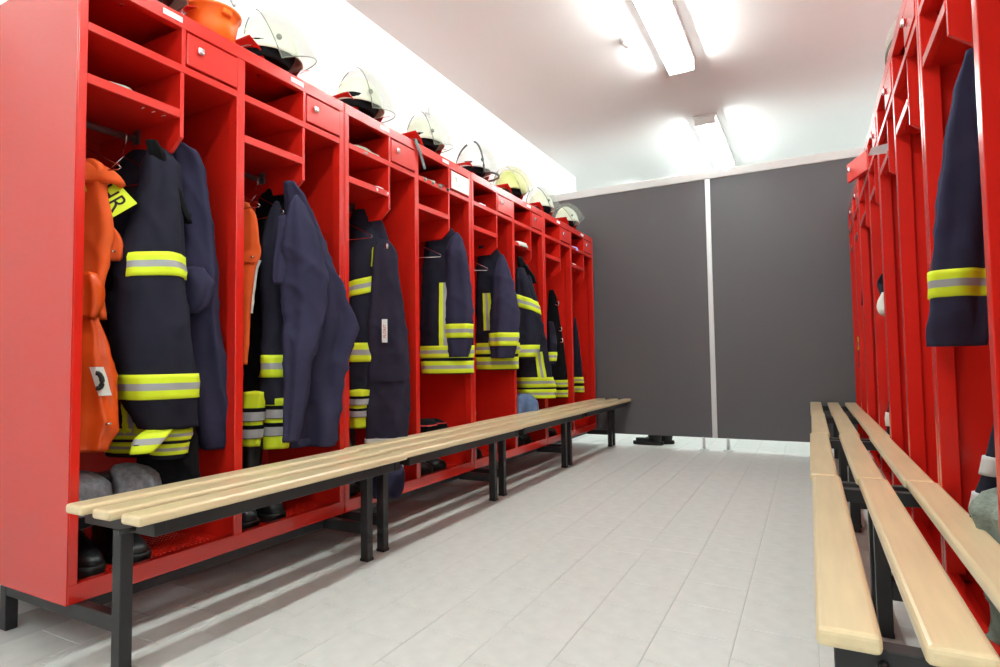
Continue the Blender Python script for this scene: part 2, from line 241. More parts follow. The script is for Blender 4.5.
    'r5_bagtop': [(0.38, 3.741, 1.279, 0.026, 0.016, 0.349), (0.38, 3.802, 1.243, 0.041, 0.025, 0.349), (0.38, 3.773, 1.196, 0.036, 0.022, 0.349), (0.38, 3.723, 1.148, 0.028, 0.017, 0.349)],
    'r5_bag': [(0.37, 3.613, 1.17, 0.027, 0.021, 0.349), (0.37, 3.629, 1.13, 0.045, 0.036, 0.349), (0.37, 3.621, 1.093, 0.051, 0.041, 0.349), (0.37, 3.612, 1.061, 0.045, 0.036, 0.349), (0.37, 3.639, 1.048, 0.025, 0.02, 0.349)],
    'r7_sleeve': [(0.38, 5.016, 1.322, 0.026, 0.016, 0.349), (0.38, 5.192, 1.151, 0.034, 0.02, 0.349), (0.38, 5.327, 0.981, 0.038, 0.023, 0.349), (0.38, 5.444, 0.85, 0.035, 0.021, 0.349), (0.38, 5.498, 0.747, 0.036, 0.021, 0.349)],
}
BANDS = {
    'c1_torso:band': [(0.619, 0.581), (0.57, 0.532)],
    'c1_sleeve:band1': [(1.212, 1.132)],
    'c1_sleeve:band2': [(0.813, 0.73)],
    'c1_cufftab:band': [(0.628, 0.555)],
    'c2_sleeve:band': [(0.88, 0.787)],
    'c2_tlegL:band': [(0.662, 0.608), (0.592, 0.538)],
    'c2_tlegR:band': [(0.669, 0.615), (0.598, 0.543)],
    'c3_torso:band1': [(1.278, 1.194)],
    'c3_torso:band2': [(0.946, 0.847)],
    'c3_tleg:band': [(0.673, 0.628), (0.612, 0.567)],
    'c4_torso:band': [(0.941, 0.866), (0.847, 0.772)],
    'c4_torso:vert': [(1.33, 0.94)],
    'c4_sleeve:band': [(1.072, 0.987)],
    'c5_torso:band': [(0.973, 0.894), (0.872, 0.785)],
    'c5_torso:vert': [(1.328, 1.063)],
    'c5_sleeve:band': [(1.04, 0.948)],
    'c6_torso:band': [(0.712, 0.633), (0.617, 0.547)],
    'c6_torso:vert': [(0.91, 0.708)],
    'c6_sleeve:chev': [(1.314, 1.222)],
    'c6_sleeve:band': [(0.961, 0.87)],
    'c7_torso:band': [(0.666, 0.603), (0.576, 0.513)],
    'c7_sleeve:band': [(0.913, 0.837)],
    'c8_torso:band': [(0.677, 0.619), (0.59, 0.531)],
    'r1_sleeve:band': [(1.06, 0.993)],
    'r0_garment:band': [(0.614, 0.57), (0.524, 0.482)],
    'r3_sneaker:band': [(0.557, 0.489)],
    'r7_sleeve:band': [(0.99, 0.89)],
}


# ------------------------------------------------------------------ draped cloth surface
class Cloth:
    """a body of cloth described by horizontal sections from top to bottom:
       (x, y, z, half width, half thickness, angle)"""
    def __init__(self, rings, amp=0.010, fold=0.012, seed=0.0, expo=2.3, n=40):
        self.amp, self.fold, self.seed, self.e, self.n = amp, fold, seed, expo, n
        P = rings; tab = []
        for i in range(len(P) - 1):
            p0 = P[max(i - 1, 0)]; p1 = P[i]; p2 = P[i + 1]; p3 = P[min(i + 2, len(P) - 1)]
            for s in range(8):
                t = s / 8.0
                v = [0.5 * ((2 * b) + (c - a) * t + (2*a - 5*b + 4*c - d) * t*t + (3*b - a - 3*c + d) * t*t*t) for a, b, c, d in zip(p0, p1, p2, p3)]
                v[2] = p1[2] + (p2[2] - p1[2]) * t
                tab.append(v)
        tab.append(list(P[-1]))
        self.tab = tab; self.keys = [-v[2] for v in tab]
        self.z1, self.z0 = P[0][2], P[-1][2]
    def at(self, z):
        i = min(max(bisect(self.keys, -z) - 1, 0), len(self.tab) - 2)
        a, b = self.tab[i], self.tab[i + 1]
        d = (a[2] - b[2]) or 1e-9
        t = min(max((a[2] - z) / d, 0), 1)
        return [p + (q - p) * t for p, q in zip(a, b)]
    def S(self, z, th, off=0.0, calm=1.0):
        x, y, _, a, b, an = self.at(z)
        c, s = math.cos(th), math.sin(th); e = 2.0 / self.e
        u = math.copysign(abs(c) ** e, c); v = math.copysign(abs(s) ** e, s)
        sc = min(1.0, min(a, b) / 0.05)
        H_ = max(self.z1 - self.z0, .01); hz = (self.z1 - z) / H_
        sd = self.seed
        ph = 2.2 * noise.noise(Vector((sd, z * 2.0, 0.3)))
        d = self.fold * (0.25 + hz) * (math.sin(3 * th + ph + sd) * .45 + math.sin(5 * th - 1.7 * ph + 2 * sd) * .35)
        d += self.fold * noise.noise(Vector((c * 1.6, s * 1.6, z * 2.2 + sd)))
        wx, wy = a * u, b * v
        g1 = noise.noise(Vector((wx * 5 + sd, wy * 5, z * 5.5 + wx * 5 + wy * 3)))
        g2 = noise.noise(Vector((wx * 9 - sd, wy * 9, z * 10 - wx * 8 + sd)))
        d += .55 * self.amp * (1.5 * (1 - abs(g1) * 2.2) ** 3 * (1 if abs(g1) < .45 else 0) - .5 + .9 * (1 - abs(g2) * 2.2) ** 3 * (1 if abs(g2) < .45 else 0))
        d = d * sc * calm + off
        px, py = a * u, b * v
        nl = math.hypot(c / max(a, 1e-4), s / max(b, 1e-4)) or 1
        nx, ny = (c / max(a, 1e-4)) / nl, (s / max(b, 1e-4)) / nl
        px += nx * d; py += ny * d
        ca, sa = math.cos(an), math.sin(an)
        return Vector((x + px * ca - py * sa, y + px * sa + py * ca, z))
    def body(self, name, m, parent, org, step=0.012):
        n = self.n
        k = max(4, int((self.z1 - self.z0) / step))
        verts, faces = [], []
        for i in range(k + 1):
            z = self.z1 + (self.z0 - self.z1) * i / k
            for j in range(n): verts.append(self.S(z, j * 2 * PI / n) - org)
        for i in range(k):
            for j in range(n):
                a = i * n + j; b = i * n + (j + 1) % n
                faces.append((a, a + n, b + n, b))
        # crown
        c = self.at(self.z1); verts.append(Vector((c[0], c[1], self.z1 + 0.006)) - org); t = len(verts) - 1
        for j in range(n): faces.append((t, j, (j + 1) % n))
        # hem turned in, hollow
        base = k * n; r1 = len(verts)
        cz = self.at(self.z0)
        for j in range(n):
            p = verts[base + j]; cc = Vector((cz[0], cz[1], self.z0)) - org
            q = cc + (p - cc) * 0.86; q.z += 0.004; verts.append(q)
        r2 = len(verts)
        for j in range(n):
            q = verts[r1 + j].copy(); q.z += 0.03; verts.append(q)
        verts.append(Vector((cz[0], cz[1], self.z0 + 0.035)) - org); t = len(verts) - 1
        for j in range(n):
            j2 = (j + 1) % n
            faces.append((base + j, r1 + j, r1 + j2, base + j2))
            faces.append((r1 + j, r2 + j, r2 + j2, r1 + j2))
            faces.append((r2 + j, t, r2 + j2))
        me = bpy.data.meshes.new('mesh'); me.from_pydata(verts, [], faces)
        for p in me.polygons: p.use_smooth = True
        return link(name, me, m, parent)
    def band(self, name, z_hi, z_lo, parent, org, off=0.006, mats=None, th=None, split=(0.36, 0.64), slope=0.0):
        """tape sewn on: a strip round the body (th None) or over the angles th = (t0, t1);
           three stripes across its height"""
        mats = mats or (YELLOW, SILVER)
        n = self.n; full = th is None
        ths = [j * 2 * PI / n for j in range(n)] if full else [th[0] + (th[1] - th[0]) * j / 12 for j in range(13)]
        rows = [0, split[0] * .5, split[0], 0.5, split[1], (1 + split[1]) * .5, 1]
        idx = [0, 0, 1, 1, 0, 0]
        verts, faces, mi = [], [], []
        N = len(ths)
        for r, t in enumerate(rows):
            for a in ths:
                z = z_hi + (z_lo - z_hi) * t + slope * math.cos(a)
                verts.append(self.S(z, a, off) - org)
        lo = len(verts)
        for r in (0, len(rows) - 1):              # edges folded in to the cloth: real thickness
            for a in ths:
                z = (z_hi if r == 0 else z_lo) + slope * math.cos(a)
                verts.append(self.S(z, a, -0.002) - org)
        for r in range(len(rows) - 1):
            for j in range(N if full else N - 1):
                j2 = (j + 1) % N
                faces.append((r*N + j, (r+1)*N + j, (r+1)*N + j2, r*N + j2)); mi.append(idx[r])
        L = len(rows) - 1
        for j in range(N if full else N - 1):
            j2 = (j + 1) % N
            faces.append((lo + j, j, j2, lo + j2)); mi.append(0)
            faces.append((L*N + j, lo + N + j, lo + N + j2, L*N + j2)); mi.append(0)
        me = bpy.data.meshes.new('mesh'); me.from_pydata(verts, [], faces)
        o = link(name, me, list(mats), parent)
        for p, i in zip(me.polygons, mi): p.material_index = i; p.use_smooth = True
        return o
    def strip(self, name, z_hi, z_lo, th0, th1, parent, org, off=0.007, mats=None, slant=0.0):
        """vertical tape: three stripes side by side"""
        mats = mats or (YELLOW, SILVER)
        cols = [0, .18, .34, .5, .66, .82, 1]; idx = [0, 0, 1, 1, 0, 0]
        if len(mats) == 1: idx = [0] * 6
        k = max(3, int((z_hi - z_lo) / 0.015)); verts, faces, mi = [], [], []
        N = len(cols)
        for i in range(k + 1):
            z = z_hi + (z_lo - z_hi) * i / k
            for c in cols: verts.append(self.S(z, th0 + (th1 - th0) * c + slant * i / k, off) - org)
        for i in range(k):
            for c in range(N - 1):
                faces.append((i*N + c, (i+1)*N + c, (i+1)*N + c + 1, i*N + c + 1)); mi.append(idx[c])
        me = bpy.data.meshes.new('mesh'); me.from_pydata(verts, [], faces)
        o = link(name, me, list(mats), parent)
        for p, i in zip(me.polygons, mi): p.material_index = i; p.use_smooth = True
        return o

def text_mesh(s, size):
    cu = bpy.data.curves.new('lettering', 'FONT'); cu.body = s; cu.size = size; cu.extrude = 0.0008
    cu.align_x = 'RIGHT'; cu.resolution_u = 3
    o = bpy.data.objects.new('lettering', cu); COL.objects.link(o)
    bpy.context.view_layer.update()
    dg = bpy.context.evaluated_depsgraph_get()
    me = bpy.data.meshes.new_from_object(o.evaluated_get(dg))
    bpy.data.objects.remove(o); bpy.data.curves.remove(cu)
    return me

# ================================================================== THE ROOM
XL, XR, ZC = -2.42, 0.86, 3.04
YF, YB, YW = -2.6, 8.9, 6.62          # front wall, back wall, end of the left wall
YP = 5.72                             # partition
def struct(o): o['kind'] = 'structure'; return o
struct(box('ceiling', (XL - 1.6, YF - .1, ZC), (XR + .1, YB + .1, ZC + .1), CEIL))
struct(box('wall_left', (XL - .12, YF, 0), (XL, YW, ZC), WALL))
struct(box('wall_left_recess', (XL - 1.6, YW, 0), (XL - 1.5, YB, ZC), WALL))
struct(box('wall_left_return', (XL - 1.5, YW - .12, 0), (XL - .12, YW, ZC), WALL))
struct(box('wall_right', (XR, YF, 0), (XR + .1, YB, ZC), WALL))
struct(box('wall_back', (XL - 1.5, YB, 0), (XR, YB + .1, ZC), WALL))
WX0, WX1, WZ0, WZ1 = -2.0, .5, .95, 2.55       # unseen window added behind the camera to let in fill light
struct(boxes('wall_front', [((XL - .12, YF - .1, 0), (WX0, YF, ZC)), ((WX1, YF - .1, 0), (XR, YF, ZC)), ((WX0, YF - .1, 0), (WX1, YF, WZ0)), ((WX0, YF - .1, WZ1), (WX1, YF, ZC))], WALL))
wf = [((WX0, YF - .08, WZ0), (WX0 + .05, YF - .02, WZ1)), ((WX1 - .05, YF - .08, WZ0), (WX1, YF - .02, WZ1)), ((WX0, YF - .08, WZ0), (WX1, YF - .02, WZ0 + .05)), ((WX0, YF - .08, WZ1 - .05), (WX1, YF - .02, WZ1)), ((-.78, YF - .08, WZ0), (-.72, YF - .02, WZ1))]
struct(boxes('added_fill_window', wf, WHITEPL))
pl = bpy.data.lights.new('fill_window_portal', 'AREA'); pl.shape = 'RECTANGLE'; pl.size = WX1 - WX0; pl.size_y = WZ1 - WZ0; pl.cycles.is_portal = True
po_ = bpy.data.objects.new('fill_window_portal', pl); COL.objects.link(po_); po_.location = ((WX0 + WX1) / 2, YF - .1, (WZ0 + WZ1) / 2); po_.rotation_euler = (PI / 2, 0, 0)

floor = struct(box('floor', (XL - 1.6, YF - .1, -.10), (XR + .1, YB + .1, -.0022), GROUT))
P = 0.2205
bm = bmesh.new(); g_ = 0.0012
add_box(bm, (g_, g_, -.0022), (P - g_, P - g_, 0))
top = [e for e in bm.edges if all(v.co.z > -.001 for v in e.verts)]
bmesh.ops.bevel(bm, geom=top, offset=.0012, segments=1, affect='EDGES')
tile_me = mesh_of(bm); tile_me.materials.append(TILE)
cells = []
i0 = int((XL - 1.5 + .004) / P) - 1
for i in range(i0, 5):
    x = -.005 + P * i
    if x + P > XR: continue
    off = 1.676 if (i % 2 == 0) else 1.786
    for j in range(-20, 34):
        y = off + P * j
        if y < YF or y + P > YB: continue
        if x < XL and y < YW: continue
        cx, cy = x + P/2, y + P/2
        q = Vector((cx, cy, 0)) - Vector((0, 0, .84))
        dep = q.dot(cf); inview = dep > .3 and abs(q.dot(cr) / dep) < .88 and q.dot(cd) / dep < .62 and -2.2 < cx < .1 and cy < 7.0
        cells.append((0 if inview else 1, dep if dep > 0 else 99, x, y))
cells.sort()
for k, (_, _, x, y) in enumerate(cells[:300]):
    o = bpy.data.objects.new('tile', tile_me); COL.objects.link(o); o.parent = floor; o.location = (x, y, 0)
bm = bmesh.new()
for (_, _, x, y) in cells[300:]:
    add_box(bm, (x + g_, y + g_, -.0022), (x + P - g_, y + P - g_, 0))
o = link('outlying_tiles', mesh_of(bm), TILE, floor); o['kind'] = 'stuff'

# ------------------------------------------------------------------ partition
pt = thing('partition', 'dark grey two-panel partition wall closing the far end of the aisle', 'partition', (-.79, YP, 0))
def prel(name, lo, hi, m, bev=0):
    return box(name, (lo[0] + .79, lo[1], lo[2]), (hi[0] + .79, hi[1], hi[2]), m, pt, bev)
ZB, ZT = .112, 2.515
prel('panel', (XL + .005, -.009, ZB), (-.814, .009, ZT), PANEL)
prel('panel', (-.768, -.009, ZB), (XR - .005, .009, ZT), PANEL)
o = prel('joint_profile', (-.814, -.014, ZB), (-.768, .014, ZT), ALU, .003); o['label'] = 'silver upright joint strip between the grey panels'
o = prel('top_rail', (XL + .005, -.02, ZT), (XR - .005, .02, ZT + .075), WHITEPL, .004); o['label'] = 'white top rail'
for fx in (-.892, -.682):
    f = link('foot', mesh_of(bmesh.new()), ALU, pt); bpy.data.objects.remove(f)
    bm = bmesh.new()
    add_tube(bm, [(fx + .79, 0, .004), (fx + .79, 0, ZB + .004)], .013, 12)
    f = link('foot', mesh_of(bm, True), ALU, pt)
    lathe('foot_plate', [(.042, .0005), (.042, .006), (.016, .009), (.014, .012)], ALU, f, 20, loc=(fx + .79, 0, 0))

# ------------------------------------------------------------------ ceiling lights
def ceiling_light(y0, y1, label, xc=-.765):
    t = thing('ceiling_light', label, 'lamp', (xc, (y0 + y1) / 2, ZC), 0, 'fluorescent ceiling lights down the aisle')
    h = (y1 - y0) / 2
    box('housing', (-.104, -h - .012, -.020), (.104, h + .012, 0), WHITEPL, t, .004)
    box('side_reflector', (-.098, -h, -.028), (-.0885, h, -.0195), WHITEPL, t, .002)
    box('side_reflector', (.0885, -h, -.028), (.098, h, -.0195), WHITEPL, t, .002)
    box('diffuser', (-.088, -h, -.088), (.088, h, -.020), LIGHTM, t, .012, 3)
    tube('fluorescent_tube', [(0, -h + .02, -.054), (0, h - .02, -.054)], .013, TUBEM, t, 12)
    box('end_cap', (-.09, -h - .008, -.090), (.09, -h - .0005, -.020), WHITEPL, t, .003)
    box('end_cap', (-.09, h + .0005, -.090), (.09, h + .008, -.020), WHITEPL, t, .003)
ceiling_light(2.95, 4.39, 'nearer lit fluorescent ceiling light, cut off by the top of the picture')
ceiling_light(5.50, 6.95, 'farther lit fluorescent ceiling light above the grey partition')
ceiling_light(.45, 1.9, 'fluorescent ceiling light overhead, out of the picture')
ceiling_light(-2.0, -.6, 'fluorescent ceiling light behind the camera')
ceiling_light(7.2, 8.6, 'fluorescent ceiling light deep beyond the partition', -1.6)

sd = thing('smoke_detector', 'small round white smoke detector on the ceiling left of the nearer light', 'smoke detector', (-1.03, 3.92, ZC))
lathe('base', [(.05, -.018), (.056, -.012), (.056, 0)], WHITEPL, sd, 24)
lathe('sensor_dome', [(.006, -.052), (.028, -.047), (.038, -.034), (.042, -.018)], WHITEPL, sd, 24)

so = thing('wall_socket', 'small white wall socket high on the white left wall above the helmets', 'socket', (XL, 3.51, 2.68))
box('socket_plate', (0, -.03, -.04), (.008, .03, .04), WHITEPL, so, .002)
box('socket_insert', (.008, -.012, -.028), (.013, .012, .028), mat('socket_grey', (.5, .5, .48), .5), so, .002)

# ================================================================== LOCKERS
D = 0.50; ZL = 0.158; H = 1.912
TH = 0.012; ST = 0.030
def fire_locker(root_loc, rz, bounds, label, side, dooropen=(), white_door=(), labels=(0, 1)):
    """two-bay open locker; local x: front face 0, back -D; y along the row; z up"""
    yc = (bounds[0] + bounds[-1]) / 2
    t = thing('fire_locker', label, 'locker', (root_loc, yc, ZL), rz, 'red fire lockers of the %s row' % side)
    s = 1 if rz == 0 else -1
    L = sorted(s * (b - yc) for b in bounds)
    y0, ym, y1 = L
    e = 0.0015
    y0 += e; y1 -= e
    for ya, yb in ((y0, y0 + .004), (y1 - .004, y1)):
        box('side_panel', (-D, ya, 0), (0, yb, H), RED, t, .0012)
    box('divider_panel', (-D + .01, ym - .004, .03), (-.05, ym + .004, H - .02), RED, t)
    box('back_panel', (-D, y0 + .004, .0), (-D + .004, y1 - .004, H - .004), RED, t)
    box('top_panel', (-D + .001, y0 + .0042, H - .004), (-.031, y1 - .0042, H - .0003), RED, t)
    # front frame
    for ya, yb in ((y0 + .0042, y0 + ST), (y1 - ST, y1 - .0042)):
        box('front_post', (-.045, ya, .055), (0, yb, H - .05), RED, t, .002)
    box('front_post', (-.05, ym - .018, .055), (-.0005, ym + .018, H - .05), RED, t, .002)
    box('top_rail', (-.03, y0 + .0042, H - .05), (0, y1 - .0042, H - .0001), RED, t, .002)
    box('bottom_rail', (-.03, y0 + .0042, 0.0002), (0, y1 - .0042, .056), RED, t, .002)
    box('back_rail', (-D + .004, y0 + .004, 0), (-D + .03, y1 - .004, .03), RED, t)
    for b, (ya, yb) in enumerate(((y0 + ST, ym - .018), (ym + .018, y1 - ST))):
        pa = (y0 + .004, ym + .004)[b]; pb = (ym - .004, y1 - .004)[b]
        yd = ya + .305 * (yb - ya) / .525
        # perforated floor: a lattice of bars
        bm = bmesh.new(); zt = .034
        xa, xb = -D + .03, -.03
        nx = int((xb - xa) / .0165); ny = int((pb - pa) / .0165)
        for i in range(nx + 1):
            x = xa + (xb - xa) * i / nx
            add_box(bm, (x - .0035, pa, zt - .002), (x + .0035, pb, zt))
        for j in range(ny + 1):
            y = pa + (pb - pa) * j / ny
            add_box(bm, (xa, y - .0035, zt - .0025), (xb, y + .0035, zt + .0003))
        add_box(bm, (xa, pa, zt - .0028), (xa + .03, pb, zt + .0006)); add_box(bm, (xb - .03, pa, zt - .0028), (xb, pb, zt + .0006))
        add_box(bm, (xa, pb - .03, zt - .0028), (xb, pb, zt + .0006)); add_box(bm, (xa, pa, zt - .0028), (xb, pa + .03, zt + .0006))
        link('perforated_floor', mesh_of(bm), RED, t)
        # shelves
        box('shelf', (-D + .004, pa, 1.706), (-.002, pb, 1.710), RED, t)
        box('shelf_lip', (-.022, ya, 1.704), (-.0003, yb, 1.731), RED, t, .002)
        box('shelf', (-D + .004, pa, 1.545), (-.004, yd - .007, 1.549), RED, t)
        box('shelf_lip', (-.024, ya, 1.541), (-.002, yd - .0075, 1.572), RED, t, .002)
        # pocket divider with its chamfered lower corner
        prism('pocket_divider', [(-D + .006, 1.43), (-.06, 1.43), (-.004, 1.475), (-.004, 1.704), (-D + .006, 1.704)], 1, yd - .007, yd + .007, RED, t)
        box('door_jamb', (-D + .006, yd - .005, 1.710), (-.002, yd + .010, H - .05), RED, t)
        # small door
        wd = yb - (yd + .012) - .002
        dr = thing('x', '', '', (0, 0, 0)); bpy.data.objects.remove(dr)
        ang = 0.32 if b in dooropen else 0
        bm = bmesh.new(); add_box(bm, (-.014, -wd, -.0575), (.0025, 0, .0575), .002)
        door = link('small_door', mesh_of(bm), RED, t, (0, yb - .001, 1.7965))
        door.rotation_euler = (0, 0, ang)
        if b in white_door:
            o = box('poster', (.0026, -wd + .006, -.052), (.0036, -.004, .054), PAPER, door); o['label'] = 'white sheet covering the door'
        if b in white_door:
            tube('latch', [(.004, -wd + .05, .02), (.012, -wd + .05, .02), (.012, -wd + .05, -.006)], .003, CHROME, door)
        else:
            bm = bmesh.new(); add_box(bm, (.0025, -.0125, -.0125), (.016, .0125, .0125), .005, 2)
            link('knob', mesh_of(bm, True), CHROME, door, (0, -wd + .048, .008))
        # hanging rail and hooks under the pocket
        bm = bmesh.new(); add_tube(bm, [(-.25, pa + .001, 1.508), (-.25, yd - .008, 1.508)], .0115, 12)
        rl = link('hanging_rail', mesh_of(bm, True), RODM, t)
        box('rail_bracket', (-.268, yd - .013, 1.492), (-.232, yd - .0075, 1.541), RODM, rl)
        box('rail_bracket', (-.268, pa + .0005, 1.492), (-.232, pa + .006, 1.545), RODM, rl)
        tube('coat_hook', [(-.22, yd + .007, 1.52), (-.22, yd + .035, 1.516), (-.22, yd + .055, 1.508), (-.22, yd + .062, 1.522)], .006, RODM, t)
        if b in labels:
            o = box('name_plate', (0, yd - .075, H - .034), (.0022, yd - .005, H - .014), PAPER, t, .0006); o['label'] = 'blank white name strip'
        # screws seen on the ceiling of the top pocket
        bm = bmesh.new()
        for (sx, sy) in ((-.12, .1), (-.12, .2), (-.3, .15)):
            add_tube(bm, [(sx, ya + sy * .8, H - .009), (sx, ya + sy * .8, H - .004)], .006, 8)
        link('screw', mesh_of(bm), CHROME, t)
        # helmet holder: a folded red strip standing on the top panel
        yh = (ya + yb) / 2
        bm = bmesh.new()
        prof = [(-.165, .125), (-.115, .098), (-.075, .04), (-.06, .0), (.06, .0), (.075, .04), (.115, .098), (.165, .12)]
        A, B = [], []
        for px_, pz in prof:
            A.append((px_, pz)); B.append((px_, pz + .004))
        ring = A + B[::-1]
        f0 = [bm.verts.new((-.215, yh + q[0], H + q[1])) for q in ring]
        f1 = [bm.verts.new((-.095, yh + q[0], H + q[1])) for q in ring]
        n = len(ring)
        for i in range(n): bm.faces.new([f0[i], f0[(i+1) % n], f1[(i+1) % n], f1[i]])
        m8 = len(prof)
        for F in (f0, f1):
            for i in range(m8 - 1): bm.faces.new([F[i], F[i+1], F[n-2-i], F[n-1-i]])
        link('helmet_holder', mesh_of(bm), RED, t)
    return t

LB = [(.93, 1.503, 2.07), (2.07, 2.645, 3.24), (3.24, 3.85, 4.41), (4.41, 5.033, 5.65)]
RB = [(.92, 1.52, 2.15), (2.15, 2.75, 3.34), (3.34, 3.86, 4.58), (4.58, 5.12, 5.68)]
FL, FR = -1.90, .327
ll = ['red double fire locker nearest on the left, orange and navy gear inside',
      'second red double locker on the left, with navy dungarees and a white-fronted top door',
      'third red double locker on the left, holding two jackets with broad yellow bands',
      'farthest red double locker of the left row, against the grey partition']
rl_ = ['red double locker nearest on the right, navy sleeve hanging out of it',
       'second red double locker on the right, a grey sheet poking from its shelf',
       'third red double locker on the right, its small top door standing ajar',
       'farthest red double locker of the right row, against the grey partition']
for b, l in zip(LB, ll):
    fire_locker(FL, 0, b, l, 'left', white_door=((1,) if b[0] == 2.07 else ()))
for b, l in zip(RB, rl_):
    fire_locker(FR, PI, b, l, 'right', dooropen=((0,) if b[0] == 3.34 else ()), labels=())

# ================================================================== BENCHES
def slat_mesh(L, wd, th):
    bm = bmesh.new(); add_box(bm, (-wd/2, -L/2, 0), (wd/2, L/2, th), .009, 3)
    return mesh_of(bm, True)
def bench(x_, rz, ya, yb, pitch, x0, label, side, dx=0.0, twolegs=False, inset=(.045, .045)):
    yc = (ya + yb) / 2; L = yb - ya - .004; h = L / 2
    t = thing('changing_bench', label, 'bench', (x_ + dx, yc, 0), rz, 'slatted benches before the %s lockers' % side)
    zt = .460; th = .028; wd = .081
    for k in range(3):
        xx = x0 + wd / 2 + pitch * k
        o = link('slat', slat_mesh(L, wd, th), WOOD, t, (xx, 0, zt - th))
        for p in o.data.polygons: p.use_smooth = False
    xf = x0 + 2 * pitch + wd * .72
    ends = [-h + inset[0], h - inset[1]]
    for y in ends:
        box('seat_bearer', (x0 - .006, y - .017, zt - th - .040), (xf, y + .017, zt - th - .0005), BLACKSTEEL, t, .002)
        box('leg', (.143, y - .0175, 0.004), (.183, y + .0175, zt - th - .040), BLACKSTEEL, t, .002)
        box('foot_pad', (.141, y - .0195, 0), (.185, y + .0195, .012), RUBBER, t, .001)
        box('floor_bearer', (-D + .04, y - .0165, ZL - .046), (.143, y + .0165, ZL - .001), BLACKSTEEL, t, .002)
        box('rear_leg', (-D + .02, y - .0175, 0), (-D + .06, y + .0175, ZL - .001), BLACKSTEEL, t, .002)
    if twolegs:
        box('leg', (.143, h - .032, 0.0), (.183, h - .002, zt - th - .001), BLACKSTEEL, t, .002)
    box('seat_rail', (xf - .03, -h + .064, zt - th - .040), (xf - .001, h - .064, zt - th - .0005), BLACKSTEEL, t, .002)
    box('seat_rail', (x0 + .004, -h + .064, zt - th - .040), (x0 + .034, h - .064, zt - th - .0005), BLACKSTEEL, t, .002)
    for xb in (-D + .1, -.09):
        box('ground_rail', (xb, -h + .064, ZL - .040), (xb + .03, h - .064, ZL - .003), BLACKSTEEL, t, .002)
    for y in (-h + .02, h - .02):
        tube('coupling_bolt', [(xf - .06, y - .02, zt - th - .02), (xf - .06, y + .02, zt - th - .02)], .007, BLACKSTEEL, t)
bl = ['black-framed slatted wooden bench nearest on the left, before the orange gear',
      'second wooden bench on the left, before the navy dungarees',
      'third wooden bench on the left, before the two yellow-banded jackets',
      'farthest wooden bench on the left, ending at the grey partition']
br = ['wooden slatted bench nearest on the right, its slat ends facing the camera',
      'second wooden slatted bench on the right, behind the nearest one',
      'third wooden slatted bench on the right',
      'farthest wooden slatted bench on the right, against the grey partition']
BB = [(.90, 2.03, .072, .042), (2.03, 3.21, .087, .045), (3.21, 4.40, .093, .037), (4.40, 5.695, .082, .105)]
for i, (b, l) in enumerate(zip(BB, bl)):
    bench(FL, 0, b[0], b[1], .132, .008, l, 'left', dx=(.036, .014, .002, -.005)[i], inset=b[2:], twolegs=(i == 3))
for i, (b, l) in enumerate(zip(RB, br)):
    bench(FR, PI, b[0] + .035, b[2] + (0.035 if i < 3 else 0), .127, .008, l, 'right', dx=(0.010, .004, .012, .008)[i])

# ================================================================== CLOTHES
CL = {}
def cloth(key, **k):
    if key not in CL:
        k.setdefault('seed', (sum(ord(c) for c in key) % 97) * 1.37)
        CL[key] = Cloth(RINGS[key], **k)
    return CL[key]
class Garment:
    def __init__(self, name, label, cat, key, group=None):
        r = RINGS[key]; zlo = r[-1][2]
        self.org = Vector((r[0][0], r[0][1], zlo))
        self.t = thing(name, label, cat, self.org, 0, group)
    def body(self, pname, key, m, plabel=None, **k):
        c = cloth(key, **k)
        o = c.body(pname, m, self.t, self.org)
        if plabel: o['label'] = plabel
        return o
    def bands(self, key, pname='reflective_band', parent=None, only=None, **k):
        c = cloth(key); n = 0
        for kk, lst in BANDS.items():
            a, b = kk.split(':')
            if a == key and b.startswith('band') and (only is None or b == only):
                for (zh, zl) in lst:
                    o = c.band(pname, zh, zl, parent or self.t, self.org, **k)
                    if n == 0: o['label'] = 'yellow and silver reflective band'
                    n += 1
    def vert(self, key, th0, th1, **k):
        zh, zl = BANDS[key + ':vert'][0]
        o = cloth(key).strip('reflective_strip', zh, zl, th0, th1, self.t, self.org, **k); o['label'] = 'upright yellow and silver strip'

def hanger(x, y, ztop, rz, label, railz=1.666, dx=0):
    """wire hanger over the rail; x, y = rail point, origin at the shoulder bar"""
    t = thing('coat_hanger', label, 'hanger', (x, y, railz - .12), rz, 'wire coat hangers on the locker rails')
    pts = []
    for a in range(0, 11):
        q = PI * (1.15 - a * .125); pts.append((.017 * math.cos(q), 0, .12 + .0155 * math.sin(q)))
    pts += [(.012, 0, .095), (0, 0, .08), (0, 0, .045)]
    tube('hook', pts, .0022, CHROME, t, 6)
    tube('shoulder_wire', [(0, 0, .045), (.19, 0, -.05), (.2, 0, -.06), (.19, 0, -.065), (-.19, 0, -.065), (-.2, 0, -.06), (-.19, 0, -.05), (0, 0, .045)], .0022, CHROME, t, 6)
    return t
XLH = FL - .25

